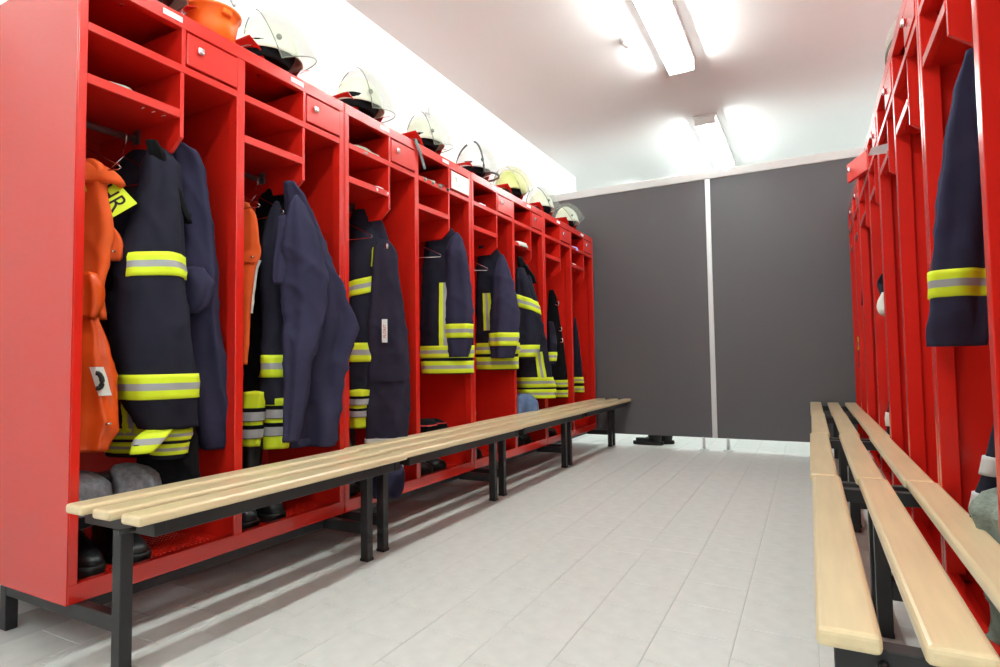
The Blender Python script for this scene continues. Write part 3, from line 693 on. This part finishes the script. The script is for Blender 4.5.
# ---- bay 1 left -------------------------------------------------
G = Garment('orange_jacket', 'matte orange work jacket hanging at the left edge of the nearest locker', 'jacket', 'c1_orange')
G.body('jacket_body', 'c1_orange', ORANGE, amp=.008, fold=.012)
r = RINGS['c1_orange']
bm = bmesh.new()                                   # drooping collar
c0 = Vector((r[1][0], r[1][1], r[1][2]))
cc = Cloth([(c0.x, c0.y, 1.515, .03, .02, .6), (c0.x + .005, c0.y + .004, 1.49, .07, .035, .6), (c0.x + .012, c0.y + .012, 1.465, .085, .044, .6), (c0.x + .014, c0.y + .016, 1.445, .09, .05, .6), (c0.x + .012, c0.y + .015, 1.435, .08, .045, .6)], amp=.004, fold=.01, seed=3)
cc.body('collar', ORANGE, G.t, G.org); bm.free()
cc = Cloth([(c0.x + .03, c0.y + .02, 1.33, .02, .010, .7), (c0.x + .03, c0.y + .025, 1.27, .055, .014, .7), (c0.x + .03, c0.y + .03, 1.21, .06, .016, .7), (c0.x + .03, c0.y + .03, 1.19, .05, .012, .7)], amp=.003, fold=.01, seed=8)
fl = cc.body('pocket_flap', ORANGE, G.t, G.org)
lathe('snap_button', [(.008, 0), (.008, .004), (.004, .006)], CHROME, fl, 12, loc=Vector((c0.x + .075, c0.y + .035, 1.215)) - G.org)
hanger(XLH, 1.045, 1.5, .25, 'wire coat hanger holding the orange jacket in the nearest locker')

G = Garment('orange_rain_trousers', 'glossy orange rain trousers bunched below the orange jacket in the nearest locker', 'trousers', 'c1_orange_low')
G.body('trouser_body', 'c1_orange_low', ORANGEPVC, amp=.018, fold=.02)
G.body('rolled_waistband', 'c1_orange_roll', ORANGEPVC, amp=.012, fold=.014)
cl = cloth('c1_orange_low')
z = .80
o = cl.strip('emblem_patch', .84, .75, -1.35, -.62, G.t, G.org, mats=(CLOTHWHITE,), slant=.35); o['label'] = 'pale patch with a black curved mark'
bm = bmesh.new(); pts = []
for a in range(9):
    q = -1.9 + a * .46
    pts.append(cl.S(.797 + .024 * math.sin(q), -1.0 + .2 * math.cos(q), .010) - G.org)
add_tube(bm, pts, .008, 6); link('emblem_mark', mesh_of(bm, True), INK, o)
lathe('snap_button', [(.009, 0), (.009, .004), (.004, .006)], CHROME, G.t, 12, loc=cl.S(.66, -.5, .004) - G.org)

G = Garment('turnout_jacket', 'navy firefighter jacket with HR lettering on its yellow back patch, nearest locker', 'jacket', 'c1_torso')
G.body('jacket_body', 'c1_torso', NAVY, fold=.016); G.bands('c1_torso'); cloth('c1_torso').strip('reflective_strip', .74, .60, -1.75, -1.45, G.t, G.org)
s_ = G.body('sleeve', 'c1_sleeve', NAVY, amp=.010, fold=.014); G.bands('c1_sleeve', th=(-1.5, .75), only='band1', slope=.012); G.bands('c1_sleeve', only='band2')
G.body('knit_collar', 'c1_collar', BLACKC, amp=.012)
cl = cloth('c1_sleeve')
o = cl.strip('pocket_flap', 1.09, 1.02, -2.7, -2.0, G.t, G.org, off=.012, mats=(NAVY,))
# back patch with lettering: a stiff yellow sheet lying on the shoulder
A = Vector((-2.030, 1.118, 1.462)); Bp = Vector((-1.985, 1.165, 1.388)); Cp = Vector((-2.02, 1.097, 1.335))
ex = (Bp - A).normalized(); nrm = ex.cross(Cp - Bp).normalized(); ey = nrm.cross(ex)
if ey.dot(Cp - Bp) > 0: ey = -ey
hgt = (Cp - Bp).length * 1.0
nz = ex.cross(ey)
Mp = Matrix((ex, ey, nz)).transposed().to_4x4(); Mp.translation = Bp - G.org
pm = bmesh.new(); add_box(pm, (-.15, -hgt, -.002), (0, 0, .002), .001)
po = link('back_patch', mesh_of(pm), YELLOW, G.t); po.matrix_local = Mp; po['label'] = 'yellow back patch with black letters ending in HR'
tm = text_mesh('EHR', hgt * .98)
for v in tm.vertices: v.co.x = v.co.x * .72 - .012; v.co.y = v.co.y * 1.0 - hgt + .013
to = link('lettering', tm, INK, po, (0, 0, .0026))
hanger(XLH, 1.21, 1.5, .1, 'wire coat hanger inside the lettered navy jacket')

G = Garment('turnout_trousers', 'black firefighter trousers hanging low under the lettered navy jacket', 'trousers', 'c1_trouser')
G.body('trouser_legs', 'c1_trouser', BLACKC)
G.body('cuff', 'c1_cufftab', NAVY, amp=.004, fold=.004); G.bands('c1_cufftab', off=.008)

G = Garment('work_coat', 'plain dark blue work coat on the right side of the nearest locker', 'coat', 'c1_navy')
G.body('coat_body', 'c1_navy', NAVY2, fold=.022, amp=.014)
G.body('rolled_cuff', 'c1_navy_cuff', NAVY2, amp=.014)
cl = cloth('c1_navy'); o = cl.strip('white_cord', 1.08, .88, -2.2, -2.1, G.t, G.org, mats=(CLOTHWHITE,))

# ---- boots ------------------------------------------------------
def boot(x, y, label, h=.30, rz=0.0, m=LEATHER, group='black firefighter boots in the left lockers', name='boot', zf=None, lng=1.0, wid=1.0, loops=True):
    z0 = ZL + .0345 if zf is None else zf
    t = thing(name, label, name, (x, y, z0), rz, group)
    o0 = Vector((0, 0, 0))
    up = [(-.045, 0, h, .058, .05, 0), (-.045, 0, h * .8, .060, .05, 0), (-.045, 0, h * .55, .058, .046, 0), (-.035, 0, h * .42, .066, .046, 0), (-.01, 0, h * .33, .092, .046, 0),
          (.012, 0, h * .25, .118, .049, 0), (.02, 0, .05, .134, .053, 0), (.02, 0, .028, .136, .053, 0)]
    up = [(a * lng, b, c, d * lng, e * wid, f) for a, b, c, d, e, f in up]
    Cloth(up, amp=.004, fold=.004, seed=x * 7 + y * 3, expo=2.2, n=28).body('upper', m, t, o0, .01)
    so_ = [(.02 * lng, 0, .033, .141 * lng, .057 * wid, 0), (.02 * lng, 0, .012, .143 * lng, .058 * wid, 0), (.02 * lng, 0, 0, .14 * lng, .056 * wid, 0)]
    Cloth(so_, amp=0, fold=0, expo=2.4, n=28).body('sole', RUBBER, t, o0, .008)
    Cloth([(-.045 * lng, 0, h + .008, .06 * lng, .052 * wid, 0), (-.045 * lng, 0, h - .012, .063 * lng, .054 * wid, 0), (-.045 * lng, 0, h - .024, .06 * lng, .052 * wid, 0)], amp=0.002, fold=0.003, n=24).body('top_cuff', RUBBER, t, o0, .006)
    if loops:
        for sy in (-1, 1):
            tube('pull_loop', [(-.055 * lng, sy * .05 * wid, h - .02), (-.055 * lng, sy * .054 * wid, h + .02), (-.035 * lng, sy * .054 * wid, h + .02), (-.035 * lng, sy * .05 * wid, h - .02)], .005, RUBBER, t, 6)
    return t
boot(-2.13, 1.05, 'black leather boot beside the near end wall of the nearest locker', .27)
boot(-2.12, 1.19, 'black leather boot standing second from the near end wall of the nearest locker', .27)
boot(-2.11, 1.62, 'tall black rubber boot at the left of the second bay', .31)
boot(-2.11, 1.755, 'tall black rubber boot right of its twin in the second bay', .31)
boot(-2.11, 2.20, 'tall black boot at the left of the navy dungarees, third bay', .345)
boot(-2.13, 2.36, 'black boot mostly hidden behind the navy dungarees', .3)
boot(-2.07, 2.81, 'short black boot at the left in the bay of the fourth jacket', .235, loops=False, lng=.86)
boot(-2.07, 2.955, 'short black boot right of its twin in the bay of the fourth jacket', .235, loops=False, lng=.86)
boot(-2.11, 3.42, 'black boot with a grey cuff in the fifth bay from the front', .27)
boot(-2.1, 4.05, 'black boot below the denim cloth in the sixth bay', .31)
boot(-2.1, 4.19, 'black boot right of the other one below the denim cloth', .28)
boot(-2.1, 4.70, 'black boot in the seventh bay behind the bench', .26)

def lump(name, label, cat, rings, m, pname=None, group=None, amp=.01, fold=.012, bands=(), parts=(), **k):
    org = Vector((rings[0][0], rings[0][1], rings[-1][2]))
    t = thing(name, label, cat, org, 0, group)
    c = Cloth(rings, amp=amp, fold=fold, seed=rings[0][1] * 5, **k)
    c.body(pname or 'cloth_body', m, t, org)
    for (zh, zl, mm) in bands: c.band('stripe', zh, zl, t, org, mats=mm)
    return t, c, org
# grey knitted trouser ends pulled over the first pair of boots
for yy, lab in ((1.045, 'grey knitted trouser end draped over the boot nearest the end wall'), (1.20, 'grey knitted trouser end draped over the second boot')):
    t_, c_, o_ = lump('knit_trouser_end', lab, 'trousers', [(-2.09, yy, .505, .03, .02, .8), (-2.08, yy, .495, .05, .036, .8), (-2.05, yy + .005, .47, .064, .05, .8), (-2.04, yy + .005, .42, .072, .056, .8), (-2.035, yy, .37, .074, .058, .8), (-2.035, yy, .35, .07, .056, .8)], GREYKNIT, 'knit_leg', 'grey knit over the first boots', amp=.012, fold=.02)
    c_.band('dark_hem', .385, .352, t_, o_, mats=(BLACKC, BLACKC))

# ---- bay 2 ------------------------------------------------------
G = Garment('orange_jacket', 'narrow orange jacket at the left edge of the second bay', 'jacket', 'c2_orange')
G.body('jacket_body', 'c2_orange', ORANGE, amp=.008)
cl = cloth('c2_orange')
cl.strip('pocket_flap', 1.33, 1.26, -1.9, -.4, G.t, G.org, off=.01, mats=(ORANGE,))
lathe('snap_button', [(.008, 0), (.008, .004), (.004, .006)], CHROME, G.t, 12, loc=cl.S(1.28, -.9, .012) - G.org)
o = cl.strip('white_cord', 1.27, 1.05, -.2, .3, G.t, G.org, off=.008, mats=(CLOTHWHITE,))
hanger(XLH, 1.60, 1.5, .2, 'wire coat hanger at the left edge of the second bay')
G = Garment('turnout_jacket', 'black firefighter jacket with one banded sleeve, behind the blue coat in the second bay', 'jacket', 'c2_torso')
G.body('jacket_body', 'c2_torso', BLACKC, fold=.016)
G.body('sleeve', 'c2_sleeve', NAVY); G.bands('c2_sleeve')
hanger(XLH, 1.78, 1.5, -.1, 'wire coat hanger inside the black jacket of the second bay')
G = Garment('work_coat', 'long faded blue coat bulging out of the second bay', 'coat', 'c2_coat')
G.body('coat_body', 'c2_coat', NAVY2, fold=.03, amp=.014)
G.body('sleeve', 'c2_coatsleeve', NAVY2, fold=.016, amp=.014)
st = G.body('belt_strap', 'c2_strap', NAVY2, amp=.006)
G = Garment('turnout_trousers', 'yellow-banded trouser leg bunched over the left boot of the second bay', 'trousers', 'c2_tlegL', 'banded trousers over boots')
G.body('trouser_leg', 'c2_tlegL', YELLOW, amp=.006); G.bands('c2_tlegL', mats=(BLACKC, SILVER), split=(.3, .95))
G = Garment('turnout_trousers', 'yellow-banded trouser leg bunched over the right boot of the second bay', 'trousers', 'c2_tlegR', 'banded trousers over boots')
G.body('trouser_leg', 'c2_tlegR', YELLOW, amp=.006); G.bands('c2_tlegR', mats=(BLACKC, SILVER), split=(.3, .95))

# ---- bay 3 ------------------------------------------------------
G = Garment('turnout_jacket', 'dark firefighter jacket with slanting chest band, half behind navy dungarees', 'jacket', 'c3_torso')
G.body('jacket_body', 'c3_torso', NAVY, fold=.014); G.bands('c3_torso', slope=.02, only='band1'); G.bands('c3_torso', only='band2')
hanger(XLH, 2.31, 1.5, .1, 'wire coat hanger inside the jacket behind the dungarees')
G = Garment('dungarees', 'navy bib dungarees with a white and red tag in the third bay', 'dungarees', 'c3_dungaree')
G.body('dungaree_body', 'c3_dungaree', NAVY3, fold=.016, amp=.012)
G.body('shoulder_strap', 'c3_strap', NAVY3, amp=.004, fold=.004)
cl = cloth('c3_dungaree')
box('strap_buckle', Vector((-1.93, 2.40, 1.43)) - G.org, Vector((-1.915, 2.44, 1.46)) - G.org, CHROME, G.t, .002)
o = cl.strip('hi_vis_tab', 1.44, 1.34, -2.75, -2.5, G.t, G.org, mats=(YELLOW,))
o = cl.strip('pocket_flap', .83, .745, -2.3, -.6, G.t, G.org, off=.012, mats=(NAVY3,))
o = cl.band('hem_tape', cl.z0 + .022, cl.z0 + .001, G.t, G.org, mats=(CLOTHWHITE, CLOTHWHITE)); o['label'] = 'pale hem tape'
# label: small hanging tag with red lettering
pa = cl.S(1.065, -1.75, .006); pb = cl.S(1.065, -1.42, .006)
ex = (pb - pa); ex.z = 0; ex.normalize(); ez = Vector((0, 0, 1)); en = ex.cross(ez)
bm = bmesh.new(); add_box(bm, (0, -.12, -.0015), (.028, 0, .0015), .0005)
Mt = Matrix((ex, ez, en)).transposed().to_4x4(); Mt.translation = pa + en * .012 - G.org
tg = link('tag', mesh_of(bm), PAPER, G.t); tg.matrix_local = Mt; tg['label'] = 'white tag with red lettering up its side'
tm = text_mesh('FLORIT', .021)
for v in tm.vertices: x, y = v.co.x, v.co.y; v.co.x = .022 - y; v.co.y = x - .028
link('lettering', tm, REDINK, tg, (0, 0, .0024))
G = Garment('turnout_trousers', 'banded trouser leg above the tall boot under the dungarees', 'trousers', 'c3_tleg', 'banded trousers over boots')
G.body('trouser_leg', 'c3_tleg', YELLOW, amp=.008); G.bands('c3_tleg', mats=(BLACKC, SILVER), split=(.3, .95))
G = Garment('rolled_trouser_end', 'navy trouser end with a pale turn-up hanging over the lower rail by the bench legs', 'trousers', 'c3_hang')
G.body('trouser_end', 'c3_hang', NAVY2, amp=.014, fold=.02)
G.body('turn_up', 'c3_grey', CLOTHWHITE, amp=.008)

# ---- bay 4 ------------------------------------------------------
G = Garment('turnout_jacket', 'navy firefighter jacket with two hem bands, first of the pair above empty bay floors', 'jacket', 'c4_torso', 'banded jackets of the left row')
G.body('jacket_body', 'c4_torso', NAVY); G.bands('c4_torso', off=.007); G.vert('c4_torso', -1.75, -1.35)
G.body('sleeve', 'c4_sleeve', NAVY2); G.bands('c4_sleeve')  # same navy as the body; paler tone paints in the light on it
hanger(XLH, 2.92, 1.5, .3, 'wire coat hanger inside the fourth jacket of the left row')
t_, c_, o_ = lump('sport_shoes', 'red and black sport shoes lying on the short boots of the fourth bay', 'shoes', [(-2.02, 2.88, .505, .07, .04, 1.2), (-2.02, 2.88, .49, .10, .065, 1.2), (-2.02, 2.88, .465, .115, .08, 1.2), (-2.02, 2.88, .44, .11, .078, 1.2)], BLACKC, 'shoe_upper', amp=.014, fold=.03)
c_.band('shoe_trim', .487, .468, t_, o_, mats=(BLACKC, SHOERED))

# ---- bay 5 ------------------------------------------------------
G = Garment('turnout_jacket', 'navy firefighter jacket showing its wire hanger at the neck, fifth bay', 'jacket', 'c5_torso', 'banded jackets of the left row')
G.body('jacket_body', 'c5_torso', NAVY); G.bands('c5_torso', off=.007); G.vert('c5_torso', -2.15, -1.7)
G.body('sleeve', 'c5_sleeve', NAVY2); G.bands('c5_sleeve')  # lit side of the navy jacket, its light put into a paler colour
hanger(XLH, 3.5, 1.5, .5, 'white wire coat hanger showing at the neck of the fifth jacket')
t_, c_, o_ = lump('grey_sock', 'grey wool sock stuffed in the boot of the fifth bay', 'sock', [(-2.045, 3.42, .52, .03, .03, 0), (-2.045, 3.42, .51, .05, .045, 0), (-2.045, 3.42, .485, .052, .047, 0), (-2.045, 3.42, .472, .05, .045, 0)], GREYKNIT, 'sock_body')

# ---- bay 6 ------------------------------------------------------
G = Garment('turnout_jacket', 'black firefighter jacket with a chevron on its upper sleeve, sixth bay', 'jacket', 'c6_torso', 'banded jackets of the left row')
G.body('jacket_body', 'c6_torso', NAVY); G.bands('c6_torso', off=.006); G.vert('c6_torso', -1.5, -1.05)
G.body('sleeve', 'c6_sleeve', NAVY); G.bands('c6_sleeve')
zh, zl = BANDS['c6_sleeve:chev'][0]
o = cloth('c6_sleeve').band('chevron', zh, zl, G.t, G.org, slope=-.03)
G.body('collar', 'c6_collar', BLACKC)
t_, c_, o_ = lump('jeans', 'washed blue jeans draped over the black boots of the sixth bay', 'jeans', [(-1.97, 4.09, .585, .04, .03, 1.0), (-1.965, 4.09, .57, .08, .05, 1.0), (-1.955, 4.09, .53, .10, .06, 1.0), (-1.95, 4.09, .48, .105, .065, 1.0), (-1.95, 4.09, .43, .10, .06, 1.0)], DENIM, 'denim_leg', amp=.016, fold=.03)

# ---- bays 7 and 8 -----------------------------------------------
G = Garment('turnout_jacket', 'dark firefighter jacket with metal clasps, seventh bay', 'jacket', 'c7_torso', 'banded jackets of the left row')
G.body('jacket_body', 'c7_torso', BLACKC); G.bands('c7_torso')
G.body('sleeve', 'c7_sleeve', NAVY); G.bands('c7_sleeve')
cl = cloth('c7_torso')
for zz in (1.35, 1.12, 1.02):
    bm = bmesh.new(); add_tube(bm, [cl.S(zz, -.6, .004) - G.org + Vector((.018 * math.cos(a * .785), 0, .018 * math.sin(a * .785))) for a in range(9)], .005, 6)
    link('clasp', mesh_of(bm, True), CHROME, G.t)
G = Garment('turnout_jacket', 'dark jacket with a banded hem in the farthest bay beside the partition', 'jacket', 'c8_torso', 'banded jackets of the left row')
G.body('jacket_body', 'c8_torso', NAVY); G.bands('c8_torso')

# ---- right row --------------------------------------------------
G = Garment('turnout_jacket', 'navy jacket sleeve with a yellow and silver band, hanging out of the nearest right locker', 'jacket', 'r1_sleeve')
G.body('sleeve', 'r1_sleeve', NAVY2, fold=.012); G.bands('r1_sleeve')
G = Garment('turnout_trousers', 'navy trousers with two wide pale grey bands, low in the nearest right locker', 'trousers', 'r0_garment')
G.body('trouser_legs', 'r0_garment', NAVY, fold=.01); G.bands('r0_garment', mats=(GREYPAPER, GREYPAPER))
t_, c_, o_ = lump('fleece_hat', 'grey-green fleece hat lying by the banded trousers behind the right bench', 'hat', [(.385, 1.665, .55, .02, .02, 0), (.39, 1.66, .54, .045, .05, 0), (.39, 1.655, .50, .07, .075, 0), (.385, 1.65, .455, .06, .065, 0), (.39, 1.65, .41, .075, .08, 0), (.39, 1.65, .36, .07, .07, 0), (.39, 1.65, .195, .06, .06, 0)], FLUFF, 'fleece_body', amp=.018, fold=.03)
G = Garment('sport_bag', 'dark navy bag with a pale stripe low in the second right locker', 'bag', 'r3_sneaker')
G.body('bag_body', 'r3_sneaker', NAVY); G.bands('r3_sneaker', mats=(CLOTHWHITE, CLOTHWHITE))
G = Garment('cloth_bag', 'off-white cloth bag with a dark neck hanging in the third right locker', 'bag', 'r5_bag')
G.body('bag_body', 'r5_bag', CLOTHWHITE, amp=.004); G.body('bag_neck', 'r5_bagtop', NAVY, amp=.006)
G = Garment('turnout_jacket', 'navy jacket sleeve with one yellow band in the farthest right locker', 'jacket', 'r7_sleeve')
G.body('sleeve', 'r7_sleeve', NAVY); G.bands('r7_sleeve')

# ================================================================== HELMETS
def ell(name, a, b, c, m, parent, th=(0, 2 * PI), ph=(0, PI / 2), n=28, k=12, flare=0.0, thick=0.0, expo=1.0):
    """part of an ellipsoid shell; th longitude, ph latitude range"""
    verts, faces = [], []; full = abs(th[1] - th[0] - 2 * PI) < 1e-6
    N = n if full else n + 1
    for sgn in ((1.0, 1.0 - thick) if thick else (1.0,)):
        for i in range(k + 1):
            p = ph[0] + (ph[1] - ph[0]) * i / k
            f = 1 + flare * max(0.0, (i / k - .8) / .2) ** 2
            for j in range(N):
                q = th[0] + (th[1] - th[0]) * j / n
                R_ = math.sin(p) * f
                verts.append((a * R_ * math.cos(q) * sgn, b * R_ * math.sin(q) * sgn, c * math.cos(p) * sgn))
    def quad(base, flip):
        for i in range(k):
            for j in range(n):
                j2 = (j + 1) % N
                q = (base + i*N + j, base + (i+1)*N + j, base + (i+1)*N + j2, base + i*N + j2)
                faces.append(q[::-1] if flip else q)
    quad(0, False)
    if thick:
        B = (k + 1) * N; quad(B, True)
        for j in range(n):
            j2 = (j + 1) % N; a0 = k * N
            faces.append((a0 + j, B + a0 + j, B + a0 + j2, a0 + j2))
    me = bpy.data.meshes.new('mesh'); me.from_pydata(verts, [], faces)
    for p in me.polygons: p.use_smooth = True
    return link(name, me, m, parent)

def fire_helmet(x, y, z, rz, label, shell=HELMET, visor=VISOR, rim=VISRIM, rimr=.0026, tilt=-.42, group='helmets on the left lockers', big=1.12, sc=1.0, vis_th=1.8):
    """local +x is the front of the helmet"""
    t = thing('fire_helmet', label, 'helmet', (x, y, z), rz, group); t.scale = (sc, sc, sc)
    ell('shell', .128, .108, .155, shell, t, ph=(0, 1.62), flare=.10, thick=.03)
    bm = bmesh.new()                                             # comb along the crown
    pts = [(.128 * 1.01 * math.cos(a), 0, .155 * 1.03 * math.sin(a)) for a in [0.5 + .14 * i for i in range(16)]]
    add_tube(bm, pts, .007, 6); link('comb', mesh_of(bm, True), shell, t)
    c = Cloth([(-.01, 0, .03, .115, .098, 0), (-.015, 0, 0, .112, .098, 0), (-.025, 0, -.03, .104, .096, 0), (-.03, 0, -.045, .098, .09, 0)], amp=.003, fold=.006, seed=y)
    c.body('neck_guard', BROWNLEATHER if int(y * 10) % 2 == 0 else BLACKC, t, Vector((0, 0, 0)), .008)
    v = ell('visor', .172 * big, .135 * big, .185 * big, visor, t, th=(-vis_th, vis_th), ph=(.15, 1.75), n=30, k=14)
    v.rotation_euler = (0, tilt, 0); v.location = (.012, 0, -.005)
    bm = bmesh.new()
    A, Bv, Cc = .172 * big, .135 * big, .185 * big
    pts = []
    for i in range(15):
        p = .15 + 1.6 * i / 14; pts.append((A * math.sin(p) * math.cos(-vis_th), Bv * math.sin(p) * math.sin(-vis_th), Cc * math.cos(p)))
    pts = pts[1:]
    for j in range(1, 31):
        q = -vis_th + 2 * vis_th * j / 30; p = 1.75; pts.append((A * math.sin(p) * math.cos(q), Bv * math.sin(p) * math.sin(q), Cc * math.cos(p)))
    for i in range(14):
        p = 1.75 - 1.6 * i / 14; pts.append((A * math.sin(p) * math.cos(vis_th), Bv * math.sin(p) * math.sin(vis_th), Cc * math.cos(p)))
    add_tube(bm, pts, rimr, 6)
    ro = link('visor_rim', mesh_of(bm, True), rim, v)
    for sy in (-1, 1):
        lathe('visor_pivot', [(.012, 0), (.012, .008), (.007, .011)], rim, t, 12, loc=(-.01, sy * .108, .05)).rotation_euler = (-sy * PI / 2, 0, 0)
    return t

XH = -2.055; ZH = 2.185
bays = [(1.216, 0), (1.79, 1), (2.357, 2), (2.945, 3), (3.545, 4), (4.13, 5), (4.72, 6), (5.34, 7)]
fire_helmet(XH, 1.22, ZH, 1.3, 'white fire helmet half out of the picture at the top, left of the orange tub')
fire_helmet(XH, 1.775, ZH, 1.25, 'large-visored pale fire helmet right of the orange tub')
fire_helmet(XH, 2.35, ZH, 1.35, 'pale fire helmet with raised clear visor over the second small door', tilt=-.2)
fire_helmet(XH, 2.94, ZH, 1.2, 'pale fire helmet beside the dangling dark strap', tilt=-.25, sc=.95)
fire_helmet(XH, 3.535, ZH, 1.25, 'white fire helmet with a thick dark edge on its visor', shell=HELMETW, rim=DARKRIM, rimr=.007, tilt=-.1)
fire_helmet(XH, 4.12, ZH, 1.2, 'yellowed fire helmet with a yellow-tinted visor', shell=HELMETY, visor=VISORY)
fire_helmet(XH, 4.72, ZH, 1.2, 'pale fire helmet, last but one before the partition', rim=DARKRIM, rimr=.003, sc=.95)
fire_helmet(XH, 5.34, ZH, 1.0, 'pale fire helmet nearest the partition with its visor pushed forward', tilt=-.6, sc=.95)
fire_helmet(.49, 3.03, ZH - .02, -1.7, 'fire helmet whose clear visor peeks over the top of the right lockers', group=None)

# orange tub holding a white helmet
tb = thing('orange_tub', 'bright orange plastic tub on the nearest left locker', 'tub', (-2.03, 1.47, ZL + H))
bm = bmesh.new(); n = 28; prof = [(.075, .002), (.088, .08), (.098, .136), (.106, .138), (.107, .146), (.098, .147), (.094, .136), (.084, .08), (.071, .01)]
rings = [[bm.verts.new((r_ * math.cos(k*2*PI/n), r_ * math.sin(k*2*PI/n), z_)) for k in range(n)] for r_, z_ in prof]
for q, s in zip(rings, rings[1:]):
    for k in range(n): bm.faces.new([q[k], q[(k+1) % n], s[(k+1) % n], s[k]])
bm.faces.new(rings[0][::-1]); bm.faces.new(rings[-1])
link('tub_body', mesh_of(bm, True), ORANGETUB, tb)
box('tub_lug', (.074, -.03, .108), (.108, .01, .132), ORANGETUB, tb, .004)
wh = thing('hard_hat', 'white hard hat sitting in the orange tub', 'helmet', (-2.03, 1.47, ZL + H + .136))
ell('shell', .088, .085, .105, HELMETW, wh, ph=(0, 1.6), thick=.04)
box('hat_badge', (.03, .045, .06), (.06, .065, .085), GREYPAPER, wh, .003)

# strap dangling over the locker edge
sp = thing('dark_strap', 'dark grey webbing strap dangling over the third small door', 'strap', (-1.90, 2.62, 2.07))
bm = bmesh.new()
pts = [(-.12, -.06, .006), (-.03, -.02, .006), (.008, 0, .006), (.012, .03, -.04), (.011, .085, -.14)]
for a, b in zip(pts, pts[1:]):
    A, B = Vector(a), Vector(b); wv = Vector((0, .011, .004))
    vs2 = [bm.verts.new(p) for p in (A - wv, A + wv, B + wv, B - wv, A - wv + Vector((.003, 0, .002)), A + wv + Vector((.003, 0, .002)), B + wv + Vector((.003, 0, .002)), B - wv + Vector((.003, 0, .002)))]
    for q in ((0,1,2,3),(7,6,5,4),(0,4,5,1),(1,5,6,2),(2,6,7,3),(3,7,4,0)): bm.faces.new([vs2[i] for i in q])
link('webbing', mesh_of(bm), DARKRIM, sp)

# ================================================================== THINGS ON THE SHELVES
S1, S2 = ZL + 1.732, ZL + 1.550
def crumple(name, label, cat, x, y, z, lx, ly, h, m, seed=0.0, group=None, ang=0.0, fingers=0):
    r = [(x, y, z + h, lx * .5, ly * .5, ang), (x, y, z + h * .8, lx * .8, ly * .8, ang), (x, y, z + h * .4, lx, ly, ang), (x, y, z, lx * .95, ly * .95, ang)]
    org = Vector((x, y, z)); t = thing(name, label, cat, org, 0, group)
    c = Cloth(r, amp=.008, fold=.012, seed=seed, n=28); c.body('cloth_body', m, t, org, .006)
    for f in range(fingers):
        yy = -ly * .75 + f * ly * 1.5 / max(1, fingers - 1)
        tube('finger', [(lx * .6, yy, h * .4), (lx * 1.1, yy * 1.1, h * .35), (lx * 1.35, yy * 1.2, h * .25)], [.012, .012, .008], m, t, 8)
    return t
crumple('newspaper', 'folded pale paper in the lower pocket of the nearest locker', 'paper', -1.96, 1.08, S2, .045, .07, .022, CLOTHGREY, 1)
crumple('work_glove', 'pale work glove lying in the nearest lower pocket', 'glove', -1.97, 1.19, S2, .03, .045, .016, CLOTHWHITE, 2, fingers=3)
crumple('work_glove', 'dark crumpled glove in the lower pocket of the second bay', 'glove', -1.98, 1.66, S2, .05, .07, .03, CLOTHGREY, 3, fingers=3)
crumple('cleaning_cloth', 'grey folded cloth hanging over the top shelf of the third bay', 'cloth', -1.945, 2.26, S1 - .02, .045, .12, .026, CLOTHGREY, 4)
crumple('work_glove', 'pale glove in the lower pocket of the third bay', 'glove', -1.955, 2.35, S2, .04, .05, .022, CLOTHWHITE, 5, fingers=2)
crumple('work_glove', 'black and white glove on the top shelf of the fourth bay', 'glove', -1.95, 2.80, S1 - .02, .045, .09, .028, CLOTHGREY, 6, fingers=3)
crumple('black_glove', 'black glove beside the patterned one on the fourth top shelf', 'glove', -1.94, 2.92, S1 - .02, .035, .05, .03, LEATHER, 7, fingers=2)
crumple('paper_sheet', 'flat white paper on the top shelf of the fifth bay', 'paper', -1.95, 3.42, S1 - .02, .04, .07, .01, PAPER, 8)
crumple('white_cloth', 'crumpled white cloth in the lower pocket of the sixth bay', 'cloth', -1.94, 4.03, S2, .05, .12, .04, CLOTHWHITE, 9)
crumple('blue_cloth', 'small blue and white cloth on the top shelf of the farthest left bay', 'cloth', -1.94, 5.20, S1 - .02, .04, .10, .03, BLUEC, 10)
crumple('paper_slip', 'white slip in the lower pocket of the farthest left bay', 'paper', -1.94, 5.17, S2, .03, .06, .02, PAPER, 11)
# grey sheet poking from the right row
gs = thing('card_sheet', 'pale grey card poking out of a right-hand shelf', 'card', (.36, 3.17, S1 - .02))
bm = bmesh.new()
q4 = [(.262, 3.05, 1.7325), (.274, 3.05, 1.765), (.42, 3.06, 1.79), (.40, 3.06, 1.7325)]
f = [bm.verts.new(Vector(p) - Vector((.36, 3.17, S1 - .02))) for p in q4]; g4 = [bm.verts.new(Vector(p) + Vector((.001, .003, .001)) - Vector((.36, 3.17, S1 - .02))) for p in q4]
bm.faces.new(f); bm.faces.new(g4[::-1])
for i in range(4): bm.faces.new([f[i], f[(i+1) % 4], g4[(i+1) % 4], g4[i]])
link('sheet', mesh_of(bm), GREYPAPER, gs)

# black shoes on the floor under the partition
for k, (sx, sy, rz_, lab) in enumerate(((-1.42, 5.86, .0, 'black shoe lying under the partition, toe to the left'), (-1.34, 5.97, .15, 'black shoe lying under the partition, behind the other'))):
    boot(sx, sy, lab, .10, PI + rz_, RUBBER, 'black shoes under the partition', 'shoe', 0.0, 1.05, 1.1, False)
